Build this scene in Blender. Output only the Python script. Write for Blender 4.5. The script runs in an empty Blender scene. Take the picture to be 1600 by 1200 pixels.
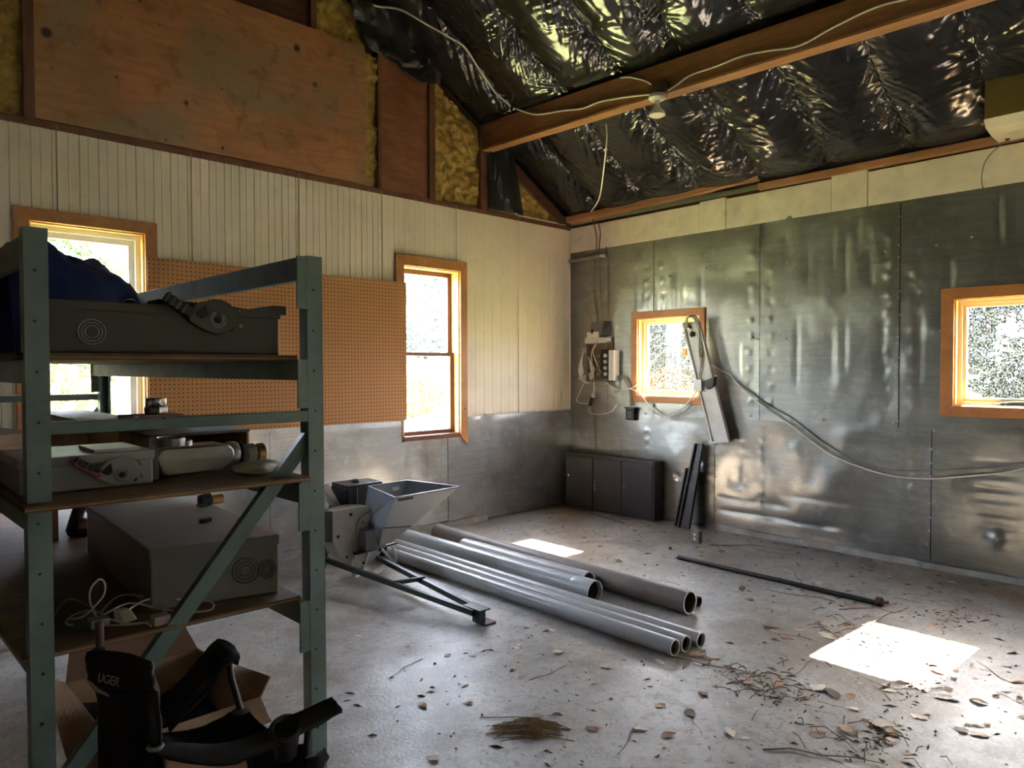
import bpy, math, random
import numpy as np
from mathutils import Vector, Matrix

random.seed(7)
SC = bpy.context.scene
COL = SC.collection
V3 = Vector

# ------------------------------------------------------------------ camera, sky, sun, exposure
cam_d = bpy.data.cameras.new('camera')
cam_d.sensor_fit = 'HORIZONTAL'
cam_d.sensor_width = 36.0
cam_d.lens = 36.0 * 1109.4 / 1600.0
cam_d.clip_start = 0.05
cam_d.clip_end = 500
cam = bpy.data.objects.new('camera', cam_d)
COL.objects.link(cam)
yaw, pitch, roll = 0.759694, -0.0230206, -0.00258
fw = V3((math.sin(yaw) * math.cos(pitch), math.cos(yaw) * math.cos(pitch), math.sin(pitch)))
rt0 = V3((math.cos(yaw), -math.sin(yaw), 0))
up0 = rt0.cross(fw)
rt = rt0 * math.cos(roll) + up0 * math.sin(roll)
up = -rt0 * math.sin(roll) + up0 * math.cos(roll)
cam.matrix_world = Matrix(((rt.x, up.x, -fw.x, -6.9257), (rt.y, up.y, -fw.y, -6.1724), (rt.z, up.z, -fw.z, 1.7603), (0, 0, 0, 1)))
SC.camera = cam

world = bpy.data.worlds.new('sky')
SC.world = world
world.use_nodes = True
wn = world.node_tree
wn.nodes.clear()
sky = wn.nodes.new('ShaderNodeTexSky')
sky.sky_type = 'NISHITA'
sky.sun_disc = False
sky.sun_elevation = math.radians(39)
sky.sun_rotation = math.radians(90)
sky.air_density = 1.0
sky.dust_density = 2.5
bg = wn.nodes.new('ShaderNodeBackground')
bg.inputs['Strength'].default_value = 0.25
wo = wn.nodes.new('ShaderNodeOutputWorld')
hsv = wn.nodes.new('ShaderNodeHueSaturation')
hsv.inputs['Saturation'].default_value = 0.4
wn.links.new(sky.outputs[0], hsv.inputs['Color'])
wn.links.new(hsv.outputs[0], bg.inputs[0])
wn.links.new(bg.outputs[0], wo.inputs[0])

sun_d = bpy.data.lights.new('sun', 'SUN')
sun_d.energy = 17.0
sun_d.angle = math.radians(0.6)
sun_d.color = (1.0, 0.9, 0.74)
sun = bpy.data.objects.new('sun', sun_d)
COL.objects.link(sun)
sun.location = (20, -1, 16)
sun.rotation_euler = V3((-1, 0.045, -0.81)).to_track_quat('-Z', 'Y').to_euler()

vs = SC.view_settings
vs.view_transform = 'Standard'
vs.look = 'None'
vs.use_curve_mapping = False
vs.gamma = 1
vs.exposure = 6.2
SC.cycles.max_bounces = 10
SC.cycles.diffuse_bounces = 6
SC.cycles.glossy_bounces = 4
SC.cycles.transparent_max_bounces = 12
SC.cycles.sample_clamp_indirect = 6.0
SC.cycles.caustics_reflective = False
SC.cycles.caustics_refractive = False

# ------------------------------------------------------------------ materials
MATS = {}


def mat(name, col, rough=0.6, metal=0.0, var=0.12, vscale=4.0, bump=0.0, bscale=40.0, spots=None, grain=None,
        patch=None, rvar=0.0, spec=0.5, stretch=(1, 1, 1), alpha=None, sheen=0):
    """principled material: base colour with noise variation, optional dark spots, wood grain, stain patches, bump"""
    if name in MATS:
        return MATS[name]
    m = bpy.data.materials.new(name)
    m.use_nodes = True
    nt = m.node_tree
    N, L = nt.nodes, nt.links
    b = N['Principled BSDF']
    b.inputs['Roughness'].default_value = rough
    b.inputs['Metallic'].default_value = metal
    b.inputs['Specular IOR Level'].default_value = spec
    tc = N.new('ShaderNodeTexCoord')
    mp = N.new('ShaderNodeMapping')
    mp.inputs['Scale'].default_value = stretch
    L.new(tc.outputs['Object'], mp.inputs[0])
    P = mp.outputs[0]

    def noise(scale, detail=4, dist=0.0, vec=None, rgh=0.6):
        n = N.new('ShaderNodeTexNoise')
        n.inputs['Scale'].default_value = scale
        n.inputs['Detail'].default_value = detail
        n.inputs['Roughness'].default_value = rgh
        n.inputs['Distortion'].default_value = dist
        L.new(vec or P, n.inputs['Vector'])
        return n.outputs['Fac']

    def ramp(fac, stops):
        r = N.new('ShaderNodeValToRGB')
        e = r.color_ramp.elements
        while len(e) < len(stops):
            e.new(0.5)
        for el, (p, c) in zip(e, stops):
            el.position = p
            el.color = (c[0], c[1], c[2], 1) if hasattr(c, '__len__') else (c, c, c, 1)
        L.new(fac, r.inputs[0])
        return r.outputs[0]

    def mix(fac, a, c):
        x = N.new('ShaderNodeMix')
        x.data_type = 'RGBA'
        if isinstance(fac, float):
            x.inputs[0].default_value = fac
        else:
            L.new(fac, x.inputs[0])
        for i, s in ((6, a), (7, c)):
            if hasattr(s, '__len__'):
                x.inputs[i].default_value = (s[0], s[1], s[2], 1)
            else:
                L.new(s, x.inputs[i])
        return x.outputs[2]
    lo = [max(0, c * (1 - var)) for c in col]
    hi = [min(1, c * (1 + var)) for c in col]
    c = ramp(noise(vscale), [(0.3, lo), (0.7, hi)])
    if grain:                       # (scale vector, colour, strength)
        gm = N.new('ShaderNodeMapping')
        gm.inputs['Scale'].default_value = grain[0]
        L.new(tc.outputs['Object'], gm.inputs[0])
        g = noise(1.0, 6, 1.2, gm.outputs[0])
        gf = ramp(g, [(0.42, 0.0), (0.62, grain[2])])
        c = mix(gf, c, grain[1])
    if patch:                       # list of (scale, lo, hi, colour, strength)
        for k, (s, a, z, pc, st) in enumerate(patch):
            om = N.new('ShaderNodeMapping')
            om.inputs['Location'].default_value = (3.1 * k + 1, 7.7 * k, 2.3 * k)
            L.new(P, om.inputs[0])
            f = ramp(noise(s, 5, 0.4, om.outputs[0]), [(a, 0.0), (z, st)])
            c = mix(f, c, pc)
    if spots:                       # list of (scale, radius, colour, chance)
        for (s, rad, scol, ch) in spots:
            vo = N.new('ShaderNodeTexVoronoi')
            vo.inputs['Scale'].default_value = s
            vo.inputs['Randomness'].default_value = 1.0
            L.new(P, vo.inputs['Vector'])
            f1 = ramp(vo.outputs['Distance'], [(rad * 0.6, 1.0), (rad, 0.0)])
            sp = N.new('ShaderNodeSeparateColor')
            L.new(vo.outputs['Color'], sp.inputs[0])
            f2 = N.new('ShaderNodeMath')
            f2.operation = 'LESS_THAN'
            L.new(sp.outputs[0], f2.inputs[0])
            f2.inputs[1].default_value = ch
            f3 = N.new('ShaderNodeMath')
            f3.operation = 'MULTIPLY'
            L.new(f1, f3.inputs[0])
            L.new(f2.outputs[0], f3.inputs[1])
            c = mix(f3.outputs[0], c, scol)
    L.new(c, b.inputs['Base Color'])
    if rvar:
        L.new(ramp(noise(vscale * 1.7, 5), [(0.3, max(0.02, rough - rvar)), (0.7, min(1, rough + rvar))]), b.inputs['Roughness'])
    if bump:
        bn = N.new('ShaderNodeBump')
        bn.inputs['Strength'].default_value = bump
        bn.inputs['Distance'].default_value = 0.01
        L.new(noise(bscale, 6), bn.inputs['Height'])
        L.new(bn.outputs[0], b.inputs['Normal'])
    MATS[name] = m
    m.diffuse_color = (*col, 1)
    return m


def glass_mat(name, tint, haze, hscale, speck, hcol=(0.9, 0.93, 0.95)):
    """dusty single glazing: mostly clear, a little mirror, speckles of dirt that scatter daylight"""
    m = bpy.data.materials.new(name)
    m.use_nodes = True
    nt = m.node_tree
    N, L = nt.nodes, nt.links
    N.clear()
    o = N.new('ShaderNodeOutputMaterial')
    tr = N.new('ShaderNodeBsdfTransparent')
    tr.inputs[0].default_value = (*tint, 1)
    gl = N.new('ShaderNodeBsdfGlossy')
    gl.inputs['Roughness'].default_value = 0.05
    tl = N.new('ShaderNodeBsdfTranslucent')
    tl.inputs[0].default_value = (*hcol, 1)
    tc = N.new('ShaderNodeTexCoord')
    n1 = N.new('ShaderNodeTexNoise')
    n1.inputs['Scale'].default_value = hscale
    n1.inputs['Detail'].default_value = 3
    L.new(tc.outputs['Object'], n1.inputs['Vector'])
    r1 = N.new('ShaderNodeValToRGB')
    r1.color_ramp.elements[0].position = 0.45
    r1.color_ramp.elements[0].color = (haze[0],) * 3 + (1,)
    r1.color_ramp.elements[1].position = 0.6
    r1.color_ramp.elements[1].color = (haze[1],) * 3 + (1,)
    L.new(n1.outputs[0], r1.inputs[0])
    n2 = N.new('ShaderNodeTexNoise')
    n2.inputs['Scale'].default_value = hscale * 1.3
    n2.inputs['Detail'].default_value = 2
    L.new(tc.outputs['Object'], n2.inputs['Vector'])
    r2 = N.new('ShaderNodeValToRGB')
    r2.color_ramp.elements[0].position = 0.44
    r2.color_ramp.elements[0].color = (tint[0] * speck, tint[1] * speck, tint[2] * speck * 1.1, 1)
    r2.color_ramp.elements[1].position = 0.56
    r2.color_ramp.elements[1].color = (*tint, 1)
    L.new(n2.outputs[0], r2.inputs[0])
    L.new(r2.outputs[0], tr.inputs[0])
    m1 = N.new('ShaderNodeMixShader')
    m1.inputs[0].default_value = 0.05
    L.new(tr.outputs[0], m1.inputs[1])
    L.new(gl.outputs[0], m1.inputs[2])
    m2 = N.new('ShaderNodeMixShader')
    L.new(r1.outputs[0], m2.inputs[0])
    L.new(m1.outputs[0], m2.inputs[1])
    L.new(tl.outputs[0], m2.inputs[2])
    L.new(m2.outputs[0], o.inputs[0])
    MATS[name] = m
    return m


BROWN = (0.05, 0.022, 0.01)
M_concrete = mat('concrete', (0.37, 0.358, 0.338), 0.40, var=0.14, vscale=1.3, bump=0.25, bscale=55, rvar=0.10, spec=0.4,
                 patch=[(0.55, 0.42, 0.56, (0.19, 0.15, 0.11), 0.85), (2.2, 0.46, 0.60, (0.42, 0.408, 0.388), 0.6), (7, 0.50, 0.64, (0.23, 0.195, 0.155), 0.6),
                        (24, 0.54, 0.64, (0.17, 0.145, 0.12), 0.55), (60, 0.56, 0.66, (0.60, 0.59, 0.57), 0.4)],
                 spots=[(9, 0.10, (0.07, 0.055, 0.04), 0.3), (26, 0.16, (0.09, 0.075, 0.06), 0.2)])
M_curb = mat('rough_concrete', (0.42, 0.41, 0.39), 0.85, var=0.25, vscale=9, bump=0.5, bscale=45, patch=[(3, 0.5, 0.7, (0.26, 0.22, 0.17), 0.7)])
M_cream = mat('cream_paint', (0.82, 0.73, 0.56), 0.5, stretch=(1, 0, 1), var=0.06, vscale=2.2, bump=0.04, bscale=120, patch=[(2.2, 0.55, 0.8, (0.55, 0.50, 0.40), 0.5)],
              spots=[(6.5, 0.045, (0.08, 0.06, 0.04), 0.3), (17, 0.06, (0.25, 0.2, 0.13), 0.10)])
M_whiteboard = mat('white_painted_board', (0.80, 0.73, 0.59), 0.6, var=0.10, vscale=5, bump=0.06, bscale=60, patch=[(4, 0.55, 0.75, (0.45, 0.38, 0.28), 0.4)],
                   spots=[(9, 0.05, (0.1, 0.07, 0.05), 0.4)])
M_ply = mat('stained_plywood', (0.48, 0.22, 0.09), 0.55, var=0.25, vscale=1.6, bump=0.06, bscale=80, stretch=(1, 0, 1),
            grain=((2.0, 2.0, 14.0), (0.20, 0.085, 0.03), 0.35), patch=[(0.9, 0.46, 0.62, (0.30, 0.23, 0.13), 0.85), (6, 0.54, 0.68, (0.22, 0.085, 0.035), 0.6)],
            spots=[(3.2, 0.15, (0.035, 0.012, 0.008), 0.85), (6, 0.13, (0.05, 0.018, 0.01), 0.35)])
M_ply2 = mat('reddish_plywood', (0.28, 0.11, 0.05), 0.6, var=0.2, vscale=2.5, bump=0.06, grain=((3, 3, 16), (0.12, 0.045, 0.02), 0.5),
             spots=[(4, 0.14, (0.03, 0.012, 0.008), 0.5)])
M_sheath = mat('dark_sheathing', (0.12, 0.05, 0.025), 0.75, var=0.3, vscale=3, grain=((2, 2, 12), (0.05, 0.02, 0.01), 0.6))
M_stud = mat('old_framing', (0.17, 0.075, 0.035), 0.65, var=0.25, vscale=3, bump=0.08, grain=((14, 14, 1.5), (0.09, 0.035, 0.016), 0.6))
M_beam = mat('brown_timber', (0.33, 0.15, 0.07), 0.5, var=0.22, vscale=2, bump=0.05, grain=((12, 1.2, 14), (0.2, 0.08, 0.035), 0.6), spots=[(3, 0.1, (0.04, 0.015, 0.01), 0.3)])
M_plate = mat('fir_plate', (0.42, 0.21, 0.095), 0.55, var=0.18, vscale=3, bump=0.05, grain=((14, 1.2, 14), (0.26, 0.11, 0.05), 0.6))
M_casing = mat('fir_casing', (0.50, 0.215, 0.07), 0.45, var=0.15, vscale=3, bump=0.03, grain=((10, 10, 10), (0.36, 0.14, 0.045), 0.45), spots=[(5, 0.07, (0.1, 0.03, 0.01), 0.35)])
M_jamb = mat('pale_pine_jamb', (0.72, 0.46, 0.20), 0.45, var=0.1, vscale=4, grain=((10, 10, 10), (0.55, 0.33, 0.13), 0.35))
M_sashbrown = mat('brown_sash', (0.17, 0.065, 0.035), 0.4, var=0.15, vscale=5)
M_vinyl = mat('white_vinyl', (0.80, 0.80, 0.78), 0.35, var=0.03)
M_paleframe = mat('pale_wood_sash', (0.78, 0.66, 0.46), 0.45, var=0.06)
M_insul = mat('yellow_insulation', (0.50, 0.34, 0.10), 1.0, var=0.35, vscale=14, bump=0.9, bscale=60, patch=[(9, 0.52, 0.7, (0.20, 0.12, 0.035), 0.8)], spec=0.1)
M_galv = mat('galvanized_sheet', (0.31, 0.325, 0.31), 0.36, metal=0.9, var=0.08, vscale=1.4, rvar=0.08, bump=0.03, bscale=18,
             grain=((2.0, 2.0, 20.0), (0.46, 0.47, 0.45), 0.35), patch=[(1.2, 0.5, 0.75, (0.23, 0.245, 0.23), 0.7), (5, 0.54, 0.66, (0.24, 0.24, 0.22), 0.5), (9, 0.58, 0.68, (0.48, 0.49, 0.47), 0.45)],
             spots=[(5, 0.05, (0.12, 0.09, 0.07), 0.4), (9, 0.05, (0.6, 0.6, 0.58), 0.3)])
M_alum = mat('bright_sheet', (0.50, 0.51, 0.525), 0.345, metal=0.92, var=0.07, vscale=2.0, rvar=0.05, bump=0.03, bscale=14,
             grain=((2.0, 2.0, 34.0), (0.70, 0.70, 0.70), 0.45), patch=[(1.3, 0.48, 0.66, (0.60, 0.52, 0.41), 0.6), (3, 0.5, 0.62, (0.36, 0.37, 0.39), 0.55), (8, 0.56, 0.68, (0.72, 0.72, 0.71), 0.5)], spots=[(6, 0.04, (0.2, 0.17, 0.13), 0.2)])
M_poly = mat('black_poly_film', (0.016, 0.016, 0.016), 0.16, var=0.2, vscale=2, spec=0.7, rvar=0.05)
M_green = mat('green_rack_paint', (0.155, 0.235, 0.232), 0.42, var=0.2, vscale=5, bump=0.05, bscale=60, rvar=0.12,
              patch=[(7, 0.56, 0.7, (0.19, 0.27, 0.26), 0.6)], spots=[(16, 0.09, (0.015, 0.02, 0.02), 0.28)])
M_deck = mat('deck_plywood', (0.17, 0.10, 0.055), 0.7, var=0.25, vscale=3, bump=0.06, grain=((3, 14, 3), (0.08, 0.045, 0.025), 0.5), patch=[(2, 0.5, 0.7, (0.24, 0.15, 0.08), 0.5)])
M_crate = mat('crate_plywood', (0.34, 0.22, 0.12), 0.7, var=0.2, vscale=4, grain=((3, 14, 3), (0.2, 0.12, 0.06), 0.4))
M_greybox = mat('grey_enamel', (0.27, 0.28, 0.285), 0.4, var=0.08, vscale=4, rvar=0.08, patch=[(4, 0.55, 0.7, (0.32, 0.32, 0.31), 0.5)])
M_greydark = mat('dark_grey_enamel', (0.06, 0.062, 0.058), 0.42, var=0.08)
M_black = mat('black_plastic', (0.012, 0.012, 0.013), 0.45, var=0.15)
M_blackmetal = mat('black_steel', (0.022, 0.023, 0.025), 0.42, metal=0.0, var=0.2, vscale=6, patch=[(9, 0.55, 0.7, (0.05, 0.048, 0.045), 0.6)])
M_cabinet = mat('charcoal_enamel', (0.026, 0.027, 0.031), 0.4, var=0.12, vscale=3, patch=[(4, 0.55, 0.75, (0.055, 0.05, 0.047), 0.6)])
M_cabtop = mat('dusty_charcoal_enamel', (0.075, 0.068, 0.062), 0.75, var=0.2, vscale=8)
M_castal = mat('cast_aluminium', (0.30, 0.295, 0.285), 0.38, metal=0.85, var=0.1, vscale=9, bump=0.08, bscale=120)
M_chrome = mat('bright_steel', (0.7, 0.7, 0.68), 0.22, metal=1.0, var=0.05)
M_brass = mat('tarnished_brass', (0.35, 0.21, 0.08), 0.4, metal=0.8, var=0.2, vscale=20)
M_red = mat('red_plastic', (0.25, 0.03, 0.07), 0.4, var=0.1)
M_tarp = mat('blue_tarp', (0.03, 0.05, 0.20), 0.42, var=0.3, vscale=6, bump=0.12, bscale=90)
M_card = mat('cardboard', (0.40, 0.275, 0.19), 0.8, var=0.12, vscale=5, bump=0.05, bscale=150)
M_cardin = mat('cardboard_inside', (0.23, 0.145, 0.10), 0.85, var=0.15, vscale=5)
M_canvas = mat('black_canvas', (0.010, 0.011, 0.015), 0.75, var=0.25, vscale=8, bump=0.15, bscale=260)
M_canvasgrey = mat('charcoal_webbing', (0.028, 0.029, 0.035), 0.7, var=0.2, vscale=20, bump=0.15, bscale=240)
M_logo = mat('pale_print', (0.42, 0.40, 0.37), 0.7, var=0.1)
M_wire = mat('white_cable', (0.74, 0.70, 0.62), 0.5, var=0.1, vscale=12)
M_wiregrey = mat('grey_cable', (0.22, 0.21, 0.19), 0.5, var=0.15, vscale=12)
M_bag = mat('clear_poly_bag', (0.55, 0.53, 0.50), 0.22, var=0.2, vscale=20, bump=0.2, bscale=30)
M_pvc = mat('grey_pvc', (0.45, 0.46, 0.465), 0.32, var=0.06, vscale=3, patch=[(3, 0.52, 0.72, (0.29, 0.275, 0.25), 0.55), (14, 0.6, 0.7, (0.44, 0.45, 0.45), 0.4)], spots=[(11, 0.07, (0.14, 0.11, 0.09), 0.25)])
M_pvcend = mat('pale_pvc_edge', (0.62, 0.64, 0.64), 0.5, var=0.05)
M_pipein = mat('dark_pipe_bore', (0.10, 0.085, 0.075), 0.9, var=0.2)  # brown liner inside the pipes, darker than the grey walls
M_pipebrown = mat('brown_dusty_pipe', (0.20, 0.165, 0.135), 0.5, var=0.15, vscale=2, patch=[(1.2, 0.45, 0.65, (0.145, 0.075, 0.045), 0.7)])
M_rust = mat('rusty_steel', (0.085, 0.045, 0.03), 0.6, metal=0.2, var=0.3, vscale=7)
M_chipper = mat('grey_machine_paint', (0.44, 0.43, 0.41), 0.38, var=0.08, vscale=4, patch=[(5, 0.55, 0.72, (0.2, 0.17, 0.13), 0.5)])
M_hopper = mat('hopper_steel', (0.52, 0.50, 0.47), 0.31, metal=0.75, var=0.07, vscale=3)
M_hopperside = mat('blue_grey_tone', (0.19, 0.205, 0.235), 0.42, var=0.08)  # hopper sides, rim and neck, darker and bluer than the hopper front
M_rubber = mat('tyre_rubber', (0.014, 0.014, 0.015), 0.75, var=0.2, vscale=10)
M_darkgreen = mat('dark_green_steel', (0.016, 0.03, 0.024), 0.38, var=0.25, vscale=8)
M_fixture = mat('light_fixture_enamel', (0.64, 0.64, 0.63), 0.4, var=0.08, vscale=6, patch=[(5, 0.55, 0.7, (0.48, 0.47, 0.45), 0.5)], spots=[(20, 0.12, (0.1, 0.08, 0.06), 0.15)])
M_olive = mat('olive_board', (0.135, 0.098, 0.022), 0.6, var=0.12, vscale=4, spots=[(5, 0.06, (0.03, 0.02, 0.005), 0.3)])
M_creamduct = mat('cream_board', (0.66, 0.63, 0.44), 0.6, var=0.06)
M_porcelain = mat('porcelain', (0.72, 0.69, 0.62), 0.3, var=0.04)
M_bulb = mat('frosted_bulb', (0.80, 0.76, 0.66), 0.25, var=0.03)
M_boxmetal = mat('plated_box', (0.42, 0.42, 0.42), 0.4, metal=0.6, var=0.1)
M_panelwood = mat('panel_brown', (0.17, 0.12, 0.085), 0.6, var=0.2, vscale=8)
M_leaf = [mat('dry_leaf_%s' % n, c, 0.75, var=0.25, vscale=30, bump=0.2, bscale=80) for n, c in
          (('tan', (0.52, 0.37, 0.25)), ('pale', (0.64, 0.56, 0.45)), ('brown', (0.32, 0.20, 0.13)), ('dark', (0.14, 0.10, 0.075)))]
M_twig = mat('dry_twig', (0.20, 0.14, 0.095), 0.85, var=0.25, vscale=30)
M_straw = mat('straw_stems', (0.34, 0.26, 0.18), 0.85, var=0.3, vscale=25)
M_lawn = mat('lawn_grass', (0.15, 0.17, 0.055), 0.9, var=0.3, vscale=0.6, patch=[(0.25, 0.5, 0.7, (0.20, 0.19, 0.085), 0.7)], bump=0.5, bscale=20)
M_fol = [mat('foliage_%s' % n, c, 0.8, var=0.35, vscale=1.5) for n, c in
         (('green', (0.05, 0.08, 0.018)), ('bluegreen', (0.032, 0.048, 0.050)), ('yellow', (0.17, 0.16, 0.025)), ('orange', (0.15, 0.075, 0.02)))]
M_bark = mat('bark', (0.09, 0.07, 0.055), 0.9, var=0.25, vscale=8, bump=0.5, bscale=30)
M_siding = mat('far_white_siding', (0.7, 0.7, 0.68), 0.6, var=0.04)
M_roofdark = mat('far_roof', (0.12, 0.11, 0.11), 0.8, var=0.1)
G_L = glass_mat('dusty_glass', (0.78, 0.80, 0.80), (0.0, 0.02), 90, 0.7)
G_R = glass_mat('speckled_glass', (0.80, 0.80, 0.80), (0.0, 0.0025), 70, 0.22)

# pegboard: brown hardboard with a regular field of punched holes
m = bpy.data.materials.new('pegboard')
m.use_nodes = True
N, L = m.node_tree.nodes, m.node_tree.links
pb = N['Principled BSDF']
pb.inputs['Roughness'].default_value = 0.5
tc = N.new('ShaderNodeTexCoord')
vm = N.new('ShaderNodeVectorMath'); vm.operation = 'SCALE'; vm.inputs['Scale'].default_value = 1 / 0.036
fr = N.new('ShaderNodeVectorMath'); fr.operation = 'FRACTION'
sb = N.new('ShaderNodeVectorMath'); sb.operation = 'SUBTRACT'; sb.inputs[1].default_value = (0.5, 0, 0.5)
ml = N.new('ShaderNodeVectorMath'); ml.operation = 'MULTIPLY'; ml.inputs[1].default_value = (1, 0, 1)
ln = N.new('ShaderNodeVectorMath'); ln.operation = 'LENGTH'
cr = N.new('ShaderNodeValToRGB')
cr.color_ramp.elements[0].position = 0.14; cr.color_ramp.elements[0].color = (0.07, 0.028, 0.01, 1)
cr.color_ramp.elements[1].position = 0.21; cr.color_ramp.elements[1].color = (0.56, 0.26, 0.09, 1)
L.new(tc.outputs['Object'], vm.inputs[0]); L.new(vm.outputs[0], fr.inputs[0]); L.new(fr.outputs[0], sb.inputs[0])
L.new(sb.outputs[0], ml.inputs[0]); L.new(ml.outputs[0], ln.inputs[0]); L.new(ln.outputs['Value'], cr.inputs[0])
L.new(cr.outputs[0], pb.inputs['Base Color'])
M_peg = m


# ------------------------------------------------------------------ mesh helpers
class MB:
    def __init__(self):
        self.v, self.f, self.mi = [], [], []
        self.cur = 0

    def add(self, vs_, fs_):
        o = len(self.v)
        self.v += [tuple(p) for p in vs_]
        for f in fs_:
            self.f.append(tuple(i + o for i in f))
            self.mi.append(self.cur)
        return self

    def box(self, x0, x1, y0, y1, z0, z1):
        vs_ = [(x0, y0, z0), (x1, y0, z0), (x1, y1, z0), (x0, y1, z0), (x0, y0, z1), (x1, y0, z1), (x1, y1, z1), (x0, y1, z1)]
        return self.add(vs_, [(3, 2, 1, 0), (4, 5, 6, 7), (0, 1, 5, 4), (1, 2, 6, 5), (2, 3, 7, 6), (3, 0, 4, 7)])

    def hull8(self, lo, hi):
        """box from four bottom and four top corners in order"""
        return self.add(list(lo) + list(hi), [(3, 2, 1, 0), (4, 5, 6, 7), (0, 1, 5, 4), (1, 2, 6, 5), (2, 3, 7, 6), (3, 0, 4, 7)])

    def bar(self, p, q, w, h, upv=(0, 0, 1)):
        p, q = V3(p), V3(q)
        d = (q - p).normalized()
        u = V3(upv)
        s = d.cross(u)
        if s.length < 1e-4:
            s = d.cross(V3((1, 0, 0)))
        s.normalize()
        u = s.cross(d).normalized()
        s, u = s * w / 2, u * h / 2
        return self.hull8([p - s - u, p + s - u, q + s - u, q - s - u], [p - s + u, p + s + u, q + s + u, q - s + u])

    def tube(self, pts, r, n=8, cap=True, r1=None):
        pts = [V3(p) for p in pts]
        rings, prev = [], None
        k = len(pts)
        for i, p in enumerate(pts):
            d = (pts[min(i + 1, k - 1)] - pts[max(i - 1, 0)])
            if d.length < 1e-9:
                d = V3((0, 0, 1))
            d.normalize()
            if prev is None:
                a = V3((0, 0, 1)) if abs(d.z) < 0.9 else V3((1, 0, 0))
                u = d.cross(a).normalized()
            else:
                u = (prev - d * prev.dot(d))
                u = u.normalized() if u.length > 1e-6 else d.orthogonal().normalized()
            prev = u
            w = d.cross(u)
            rr = r if r1 is None else r + (r1 - r) * i / max(1, k - 1)
            rings.append([p + (u * math.cos(2 * math.pi * j / n) + w * math.sin(2 * math.pi * j / n)) * rr for j in range(n)])
        vs_ = [q for ring in rings for q in ring]
        fs_ = [(i * n + j, i * n + (j + 1) % n, (i + 1) * n + (j + 1) % n, (i + 1) * n + j) for i in range(k - 1) for j in range(n)]
        if cap:
            fs_ += [tuple(reversed(range(n))), tuple((k - 1) * n + j for j in range(n))]
        return self.add(vs_, fs_)

    def lathe(self, prof, c, ax, n=20, cap=True):
        """profile of (radius, height along axis) from base point c"""
        c, ax = V3(c), V3(ax).normalized()
        u = ax.orthogonal().normalized()
        w = ax.cross(u)
        vs_ = []
        for (r, h) in prof:
            for j in range(n):
                a = 2 * math.pi * j / n
                vs_.append(c + ax * h + (u * math.cos(a) + w * math.sin(a)) * max(r, 1e-5))
        k = len(prof)
        fs_ = [(i * n + j, i * n + (j + 1) % n, (i + 1) * n + (j + 1) % n, (i + 1) * n + j) for i in range(k - 1) for j in range(n)]
        if cap and prof[0][0] > 1e-4:
            fs_.append(tuple(reversed(range(n))))
        if cap and prof[-1][0] > 1e-4:
            fs_.append(tuple((k - 1) * n + j for j in range(n)))
        return self.add(vs_, fs_)

    def hollow(self, p, q, R, t, n=28):
        """open pipe with wall thickness"""
        p, q = V3(p), V3(q)
        h = (q - p).length
        ax = (q - p).normalized()
        u = ax.orthogonal().normalized()
        w = ax.cross(u)
        prof = [(R, 0), (R, h), (R - t, h), (R - t, 0)]
        vs_ = [p + ax * hh + (u * math.cos(2 * math.pi * j / n) + w * math.sin(2 * math.pi * j / n)) * r for r, hh in prof for j in range(n)]
        fs_ = [(i * n + j, i * n + (j + 1) % n, ((i + 1) % 4) * n + (j + 1) % n, ((i + 1) % 4) * n + j) for i in range(4) for j in range(n)]
        return self.add(vs_, fs_)

    def prism(self, pts, ext):
        pts = [V3(p) for p in pts]
        e = V3(ext)
        n = len(pts)
        return self.add(pts + [p + e for p in pts], [tuple(reversed(range(n))), tuple(range(n, 2 * n))] + [(i, (i + 1) % n, n + (i + 1) % n, n + i) for i in range(n)])

    def sheet(self, P, thick=None, nrm=None):
        """P: array (a,b,3) of points -> quad grid, optionally given a back face"""
        a, b = P.shape[:2]
        o = P.reshape(-1, 3)
        idx = np.arange(a * b).reshape(a, b)
        q = np.stack([idx[:-1, :-1], idx[1:, :-1], idx[1:, 1:], idx[:-1, 1:]], -1).reshape(-1, 4)
        self.add([tuple(x) for x in o.tolist()], [tuple(x) for x in q.tolist()])
        if thick:
            nv = np.array(nrm, float)
            o2 = o - nv * thick
            self.add([tuple(x) for x in o2.tolist()], [tuple(reversed(x)) for x in q.tolist()])
            base = len(self.v) - 2 * a * b
            edge = list(idx[0, :]) + list(idx[1:, -1]) + list(idx[-1, -2::-1]) + list(idx[-2:0:-1, 0])
            for i in range(len(edge)):
                i0, i1 = int(edge[i]), int(edge[(i + 1) % len(edge)])
                self.f.append((base + i0, base + i1, base + a * b + i1, base + a * b + i0))
                self.mi.append(self.cur)
        return self

    def build(self, name, m, parent=None, label=None, cat=None, group=None, kind=None, org=None, smooth=None, bevel=0.0, seg=2, mats=None, solid=0.0):
        if parent is not None and org is None:
            org = ORG.get(parent.name, V3((0, 0, 0)))
        if org is None:
            arr = np.array(self.v)
            lo, hi = arr.min(0), arr.max(0)
            org = V3(((lo[0] + hi[0]) / 2, (lo[1] + hi[1]) / 2, lo[2]))
        org = V3(org)
        me = bpy.data.meshes.new(name)
        me.from_pydata([(p[0] - org.x, p[1] - org.y, p[2] - org.z) for p in self.v], [], self.f)
        for mm in (mats or [m]):
            me.materials.append(mm)
        if mats:
            me.polygons.foreach_set('material_index', self.mi)
        if smooth:
            me.polygons.foreach_set('use_smooth', [True] * len(me.polygons))
            if smooth < 170:
                me.set_sharp_from_angle(angle=math.radians(smooth))
        me.update()
        o = bpy.data.objects.new(name, me)
        COL.objects.link(o)
        if parent is not None:
            o.parent = parent
        else:
            o.location = org
        ORG[o.name] = org
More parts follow.
